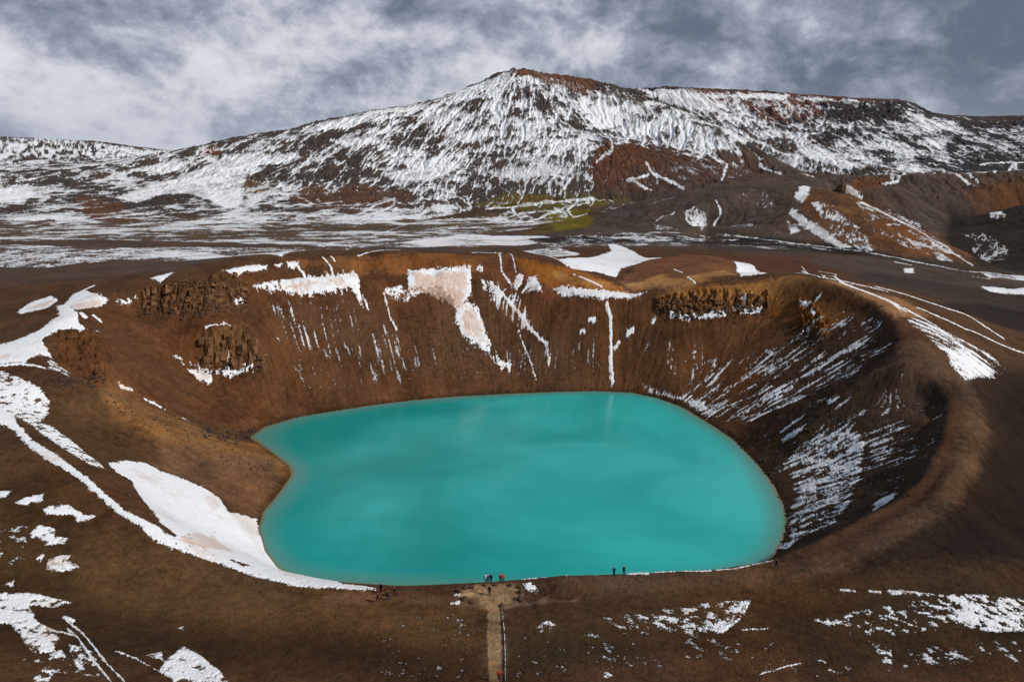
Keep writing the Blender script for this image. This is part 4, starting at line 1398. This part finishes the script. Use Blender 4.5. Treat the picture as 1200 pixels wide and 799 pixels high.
STONE = plain_material("dark_lava_stone", (0.050, 0.034, 0.026), 0.95, 0.4, 0.8)
BOULDER = plain_material("brown_boulder_rock", (0.070, 0.044, 0.030), 0.95, 0.4, 3.0)
PALE = plain_material("pale_rock", (0.36, 0.28, 0.20), 0.95, 0.2, 3.0)


def rock_points(size, seed, squash=0.7):
    r_ = np.random.default_rng(seed)
    v, f = ico()
    k = 1 + 0.28 * (r_.random(len(v)) - 0.5)
    w = v * k[:, None] * size * np.array([1.0, 0.75 + 0.4 * r_.random(), squash * (0.7 + 0.5 * r_.random())])
    a = r_.random() * 6.28
    c, s = math.cos(a), math.sin(a)
    return np.stack([w[:, 0] * c - w[:, 1] * s, w[:, 0] * s + w[:, 1] * c, w[:, 2]], -1), f


def mesh_obj(name, co, faces, mat, parent=None, smooth=False):
    me = bpy.data.meshes.new(name)
    me.from_pydata([tuple(c) for c in co], [], [tuple(int(i) for i in f) for f in faces])
    me.update()
    if smooth:
        me.shade_smooth()
    me.materials.append(mat)
    o = bpy.data.objects.new(name, me)
    COL.objects.link(o)
    if parent:
        o.parent = parent
    return o


def scree():
    """loose stones lying under the cliffs, along the waterline and on the slopes"""
    r_ = np.random.default_rng(3)
    spots = []
    lanes = [([(262, 512), (330, 492), (420, 478), (520, 467), (640, 460), (740, 459), (800, 475), (860, 512), (905, 560), (925, 605), (915, 645)], 900, 5, 0.45),
             ([(240, 505), (275, 515), (300, 503)], 160, 5, 0.7),
             ([(165, 368), (230, 366), (290, 354)], 350, 8, 0.6),
             ([(235, 432), (305, 430)], 200, 10, 0.6),
             ([(775, 372), (895, 366)], 260, 8, 0.6),
             ([(65, 440), (120, 446)], 160, 8, 0.6),
             ([(930, 395), (970, 398)], 120, 8, 0.6),
             ([(470, 380), (560, 420), (640, 430)], 260, 22, 0.45),
             ([(940, 500), (1000, 560), (960, 610)], 300, 25, 0.45),
             ([(120, 470), (240, 520), (320, 555)], 220, 12, 0.35),
             ([(150, 640), (400, 730), (700, 730), (1000, 720)], 500, 40, 0.16)]
    for line, n, sp, size in lanes:
        p = np.array(line, float)
        seg = r_.integers(0, len(p) - 1, n)
        t = r_.random(n)[:, None]
        q_ = p[seg] * (1 - t) + p[seg + 1] * t + r_.normal(0, sp * 0.6, (n, 2))
        g = on_ground(q_)
        for k in range(n):
            spots.append((g[k, 0], g[k, 1], size * (0.35 + 1.1 * r_.random() ** 2.2)))
    spots = np.array(spots)
    z = true_z(spots[:, 0], spots[:, 1])
    cos, fs = [], []
    off = 0
    for k, (x, y, s) in enumerate(spots):
        if z[k] < -0.3:
            continue
        v, f = rock_points(s, 100 + k)
        cos.append(v + np.array([x, y, z[k] + 0.1 * s]))
        fs.append(f + off)
        off += len(v)
    o = mesh_obj("scree", np.concatenate(cos), np.concatenate(fs), STONE)
    o['kind'] = 'stuff'
    o['label'] = "loose dark stones scattered on the crater slopes and shore"
    o['category'] = "stones"


scree()

def cliff_blocks(cliff, outline, n, wide, tall, seed):
    """fractured columns of lava standing in the face of a cliff"""
    r_ = np.random.default_rng(seed)
    p = np.array(outline, float)
    lo, hi = p.min(0), p.max(0)
    q_ = lo + (hi - lo) * r_.random((n * 3, 2))
    inside_ = np.zeros(len(q_), bool)
    for k in range(len(p)):
        a, b = p[k], p[(k + 1) % len(p)]
        if a[1] != b[1]:
            inside_ ^= ((a[1] > q_[:, 1]) != (b[1] > q_[:, 1])) & (q_[:, 0] < (b[0] - a[0]) * (q_[:, 1] - a[1]) / (b[1] - a[1]) + a[0])
    q_ = q_[inside_][:n]
    g = on_ground(q_)
    z = true_z(g[:, 0], g[:, 1])
    cos, fs, off = [], [], 0
    box = np.array([[x, y, zz] for zz in (0, 1) for y in (-1, 1) for x in (-1, 1)], float)
    quad = [(0, 2, 3, 1), (4, 5, 7, 6), (0, 1, 5, 4), (2, 6, 7, 3), (0, 4, 6, 2), (1, 3, 7, 5)]
    for k in range(len(q_)):
        w = wide * (0.4 + 0.9 * r_.random())
        d_ = wide * (0.5 + 0.8 * r_.random())
        h = tall * (0.25 + 0.9 * r_.random() ** 1.5)
        b_ = box.copy()
        b_[:4, 2] = -0.8
        b_[4:, :2] *= 0.55 + 0.4 * r_.random()
        b_ += r_.normal(0, 0.14, b_.shape)
        b_ *= np.array([w / 2, d_ / 2, h])
        b_[:, 0] += b_[:, 2] * r_.normal(0, 0.10)
        b_[:, 1] += b_[:, 2] * 0.22
        a = r_.normal(0, 0.5)
        c, s = math.cos(a), math.sin(a)
        v = np.stack([b_[:, 0] * c - b_[:, 1] * s + g[k, 0], b_[:, 0] * s + b_[:, 1] * c + g[k, 1], b_[:, 2] + z[k]], -1)
        cos.append(v)
        fs += [tuple(i + off for i in f) for f in quad]
        off += 8
    o = mesh_obj("rock_columns", np.concatenate(cos), fs, COLUMN, cliff)
    o['kind'] = 'stuff'


COLUMN = plain_material("brown_lava_columns", (0.140, 0.070, 0.034), 0.95, 0.5, 0.35)
for nm, zid, n, wd, tl in (("rock_cliff", 31, 120, 2.2, 1.9), ("rock_cliff.001", 32, 42, 2.4, 2.8), ("rock_cliff.002", 33, 110, 2.3, 1.3)):
    if nm in bpy.data.objects:
        cliff_blocks(bpy.data.objects[nm], CLIFF_ZONES[zid], n, wd, tl, zid)

# boulders set round the viewing place at the head of the path
BOULDERS = [((538.5, 693), 0.75, "dark boulder at the far left end of the viewing place"),
            ((545, 689.5), 0.6, "small dark boulder on the left back edge of the viewing place"),
            ((552.5, 688), 0.7, "dark boulder beside the pale strip left of the path head"),
            ((543.5, 702), 0.75, "dark boulder at the left front corner of the viewing place"),
            ((553, 705), 0.7, "low dark boulder on the front edge left of the path"),
            ((568, 685.3), 0.5, "small dark boulder just left of the blue jacket walker"),
            ((580.5, 684.8), 0.6, "dark boulder between the blue and the red jacket walkers"),
            ((597.5, 685.5), 0.65, "dark boulder to the right of the orange jacket walker"),
            ((609, 688), 0.6, "dark boulder against the snow heap right of the path head"),
            ((611, 693.5), 0.75, "dark boulder in front of the snow heap"),
            ((609.5, 702), 0.9, "largest dark boulder at the right front corner of the viewing place"),
            ((588.5, 708.5), 0.6, "dark boulder at the right side of the path mouth")]
for k, ((px, py), s, lb) in enumerate(BOULDERS):
    v, f = rock_points(s, 900 + k, 0.85)
    import bmesh
    bm = bmesh.new()
    vs = [bm.verts.new(c) for c in v]
    for t in f:
        bm.faces.new([vs[i] for i in t])
    bmesh.ops.subdivide_edges(bm, edges=bm.edges[:], cuts=2, use_grid_fill=True, fractal=0.45, seed=k)
    bmesh.ops.recalc_face_normals(bm, faces=bm.faces[:])
    me = bpy.data.meshes.new("boulder")
    bm.to_mesh(me)
    bm.free()
    me.materials.append(BOULDER)
    o = bpy.data.objects.new("boulder", me)
    x, y, z = place(px, py)
    o.location = (x, y, z + s * 0.25)
    COL.objects.link(o)
    o['label'] = lb
    o['category'] = "boulder"
    o['group'] = "boulders round the viewing place"

SKIN = plain_material("skin", (0.50, 0.30, 0.21), 0.6, 0.05)
HAIR = plain_material("dark_hair", (0.035, 0.022, 0.015), 0.8, 0.2)
RED_LIP = plain_material("lips", (0.35, 0.12, 0.10), 0.6, 0.05)
CLOTH = {}


def cloth(name, col):
    if name not in CLOTH:
        CLOTH[name] = plain_material(name + "_cloth", col, 0.85, 0.12, 9.0)
    return CLOTH[name]


def skinned(name, joints, bones, radii, mat, parent, levels=1, root=0):
    """one continuous surface grown round a skeleton"""
    me = bpy.data.meshes.new(name + "_bones")
    me.from_pydata(joints, bones, [])
    o = bpy.data.objects.new(name + "_bones", me)
    COL.objects.link(o)
    sk = o.modifiers.new("skin", 'SKIN')
    sk.use_smooth_shade = True
    sd = o.modifiers.new("sub", 'SUBSURF')
    sd.levels = sd.render_levels = levels
    lay = me.skin_vertices[0].data if me.skin_vertices else None
    if lay is None:
        o.modifiers.remove(sk)
        sk = o.modifiers.new("skin", 'SKIN')
    for k, r_ in enumerate(radii):
        rr = r_ if isinstance(r_, tuple) else (r_, r_)
        me.skin_vertices[0].data[k].radius = rr
        me.skin_vertices[0].data[k].use_root = (k == root)
    while len(o.modifiers) > 1 and o.modifiers[0].type == 'SUBSURF':
        o.modifiers.move(1, 0)
    dg = bpy.context.evaluated_depsgraph_get()
    out = bpy.data.meshes.new_from_object(o.evaluated_get(dg))
    out.name = name
    bpy.data.objects.remove(o)
    out.materials.clear()
    out.materials.append(mat)
    r = bpy.data.objects.new(name, out)
    COL.objects.link(r)
    r.parent = parent
    return r


def person(px, py, heading, jacket, trousers, label, stride=0.25, arms=0.25, pack=None, hat=None, height=2.35, lean=0.0, group="walkers on the crater rim"):
    x, y, z = place(px, py)
    root = bpy.data.objects.new("person", None)
    root.empty_display_size = 0.3
    root.location = (x, y, z)
    root.rotation_euler = (0, 0, R(heading))
    root['label'] = label
    root['category'] = "person"
    root['group'] = group
    COL.objects.link(root)
    root.scale = (height / 1.75,) * 3
    s = stride
    L = lean
    # figure looks along -Y of its own frame
    J = {'pelvis': (0, 0, 0.95), 'waist': (0, -0.02 * L, 1.08), 'chest': (0, -0.10 * L, 1.32), 'neck': (0, -0.16 * L - 0.01, 1.50), 'chin': (0, -0.17 * L - 0.02, 1.58), 'head': (0, -0.18 * L - 0.02, 1.67),
         'shl': (0.17, -0.12 * L, 1.43), 'shr': (-0.17, -0.12 * L, 1.43), 'ell': (0.25, 0.10 * arms, 1.16), 'elr': (-0.25, -0.15 * arms, 1.16),
         'wrl': (0.25, -0.25 * arms, 0.93), 'wrr': (-0.23, -0.65 * arms, 0.97), 'hal': (0.245, -0.32 * arms, 0.85), 'har': (-0.225, -0.80 * arms, 0.90),
         'hil': (0.09, 0, 0.90), 'hir': (-0.09, 0, 0.90), 'knl': (0.10, -s * 0.55, 0.50), 'knr': (-0.10, s * 0.15, 0.50),
         'anl': (0.10, -s * 0.75, 0.09), 'anr': (-0.10, s * 0.9, 0.11), 'tol': (0.11, -s * 0.75 - 0.19, 0.035), 'tor': (-0.11, s * 0.9 - 0.17, 0.035)}
    names = list(J)
    ix = {n: i for i, n in enumerate(names)}
    bones = [(ix[a], ix[b]) for a, b in (('pelvis', 'waist'), ('waist', 'chest'), ('chest', 'neck'), ('neck', 'chin'), ('chin', 'head'),
                                         ('chest', 'shl'), ('chest', 'shr'), ('shl', 'ell'), ('ell', 'wrl'), ('wrl', 'hal'), ('shr', 'elr'), ('elr', 'wrr'), ('wrr', 'har'),
                                         ('pelvis', 'hil'), ('pelvis', 'hir'), ('hil', 'knl'), ('knl', 'anl'), ('anl', 'tol'), ('hir', 'knr'), ('knr', 'anr'), ('anr', 'tor'))]
    rad = {'pelvis': (0.13, 0.10), 'waist': (0.125, 0.09), 'chest': (0.15, 0.11), 'neck': 0.055, 'chin': (0.062, 0.07), 'head': (0.085, 0.10), 'shl': 0.065, 'shr': 0.065,
           'ell': 0.042, 'elr': 0.042, 'wrl': 0.03, 'wrr': 0.03, 'hal': 0.035, 'har': 0.035, 'hil': 0.09, 'hir': 0.09, 'knl': 0.06, 'knr': 0.06,
           'anl': 0.04, 'anr': 0.04, 'tol': 0.035, 'tor': 0.035}
    skinned("body", [J[n] for n in names], bones, [rad[n] for n in names], SKIN, root)

    def part(name, chain, grow, mat, over=None):
        use = []
        for c in chain:
            for n in c:
                if n not in use:
                    use.append(n)
        k = {n: i for i, n in enumerate(use)}
        bs = [(k[a], k[b]) for c in chain for a, b in zip(c[:-1], c[1:])]
        rr = []
        for n in use:
            v = (over or {}).get(n, rad[n])
            v = v if isinstance(v, tuple) else (v, v)
            rr.append((v[0] + grow, v[1] + grow))
        return skinned(name, [J[n] for n in use], bs, rr, mat, root)

    J['hem'] = (0, 0, 0.88)
    rad['hem'] = (0.15, 0.12)
    part("jacket", [('waist', 'chest', 'neck'), ('waist', 'hem'), ('chest', 'shl', 'ell', 'wrl'), ('chest', 'shr', 'elr', 'wrr')], 0.022, jacket, {'neck': 0.062, 'waist': (0.135, 0.10)})
    part("trousers", [('pelvis', 'hil', 'knl', 'anl'), ('pelvis', 'hir', 'knr', 'anr')], 0.018, trousers, {'pelvis': (0.13, 0.10), 'anl': 0.05, 'anr': 0.05})
    for a, t in (('anl', 'tol'), ('anr', 'tor')):
        skinned("boot", [(J[a][0], J[a][1] + 0.03, 0.07), (J[t][0], J[t][1], 0.045)], [(0, 1)], [(0.055, 0.06), (0.05, 0.04)], HAIR, root)
    hx, hy, hz = J['head']
    skinned("hat" if hat else "hair", [(hx, hy + 0.02, hz + 0.02), (hx, hy + 0.005, hz + 0.085)], [(0, 1)], [(0.098, 0.108), (0.07, 0.075)], hat or HAIR, root)
    # face: eyes, nose and mouth set into the head
    v, f = ico()
    for nm_, dx, dy, sx, sy, sz, mt in (("nose", 0, -0.098, 0.013, 0.022, 0.022, SKIN), ("ear", 0.088, 0, 0.012, 0.02, 0.03, SKIN), ("ear", -0.088, 0, 0.012, 0.02, 0.03, SKIN),
                                        ("eye", 0.032, -0.092, 0.011, 0.011, 0.011, HAIR), ("eye", -0.032, -0.092, 0.011, 0.011, 0.011, HAIR), ("mouth", 0, -0.088, 0.025, 0.010, 0.006, RED_LIP)):
        dz = {"nose": -0.01, "ear": -0.01, "eye": 0.012, "mouth": -0.05}[nm_]
        mesh_obj(nm_, v * np.array([sx, sy, sz]) + np.array([hx + dx, hy + dy, hz + dz]), f, mt, root, True)
    if pack:
        py_ = J['chest'][1] + 0.19
        p = skinned("backpack", [(0, py_, 1.12), (0, py_, 1.30), (0, py_ - 0.02, 1.43)], [(0, 1), (1, 2)], [(0.13, 0.09), (0.14, 0.10), (0.10, 0.07)], pack, root)
    return root


BLACK = cloth("black", (0.012, 0.012, 0.015))
NAVY = cloth("navy", (0.015, 0.025, 0.06))
BLUE = cloth("blue", (0.02, 0.13, 0.34))
WHITE = cloth("pale_blue", (0.55, 0.66, 0.75))
RED = cloth("red", (0.40, 0.03, 0.02))
ORNG = cloth("orange", (0.50, 0.12, 0.03))
GREYC = cloth("grey", (0.10, 0.10, 0.11))

person(569.3, 683.6, 175, WHITE, GREYC, "person in a pale blue white jacket, leftmost of the group at the lake viewpoint", 0.05, 0.2)
person(572.2, 683.4, 200, BLUE, NAVY, "person in a bright blue jacket beside the pale jacket at the viewpoint", 0.05, 0.5, NAVY)
person(575.4, 683.2, 140, NAVY, BLACK, "person in navy beside the bright blue jacket at the viewpoint", 0.1, 0.1)
person(586.6, 683.0, 190, RED, BLACK, "person in a red jacket standing at the viewpoint", 0.05, 0.3)
person(590.0, 683.4, 165, ORNG, GREYC, "person in an orange jacket next to the red jacket at the viewpoint", 0.1, 0.3)
person(573.6, 696.0, 5, BLACK, BLACK, "person in black standing at the top of the path behind the group", 0.2, 0.2)
person(607.8, 676.8, 170, NAVY, BLACK, "person in dark blue on the rim edge just right of the viewpoint", 0.1, 0.2)
person(584.9, 798.2, 178, RED, BLACK, "person in a red jacket and black trousers walking up the path at the bottom", 0.45, 0.4)
person(442.8, 706.0, 80, BLACK, BLACK, "lowest left of the three walkers in black on the brown rim", 0.4, 0.3)
person(454.4, 703.0, 95, BLACK, NAVY, "middle of the three walkers in black on the brown rim", 0.35, 0.4, BLACK)
person(462.4, 699.2, 70, BLACK, BLACK, "rightmost of the three walkers in black on the brown rim", 0.4, 0.3)
person(446.8, 694.2, 150, BLACK, BLACK, "person in black standing against the thin tip of the snowfield", 0.05, 0.1)
person(719.4, 675.0, 170, NAVY, BLACK, "person in dark navy on the rim before the thin white snow strip", 0.1, 0.3)
person(731.0, 673.6, 200, BLACK, BLACK, "person in black beyond the navy walker, right against the water", 0.1, 0.2)
person(909.5, 665.5, 250, BLACK, BLACK, "lone person in black at the right end of the snow strip", 0.4, 0.3)
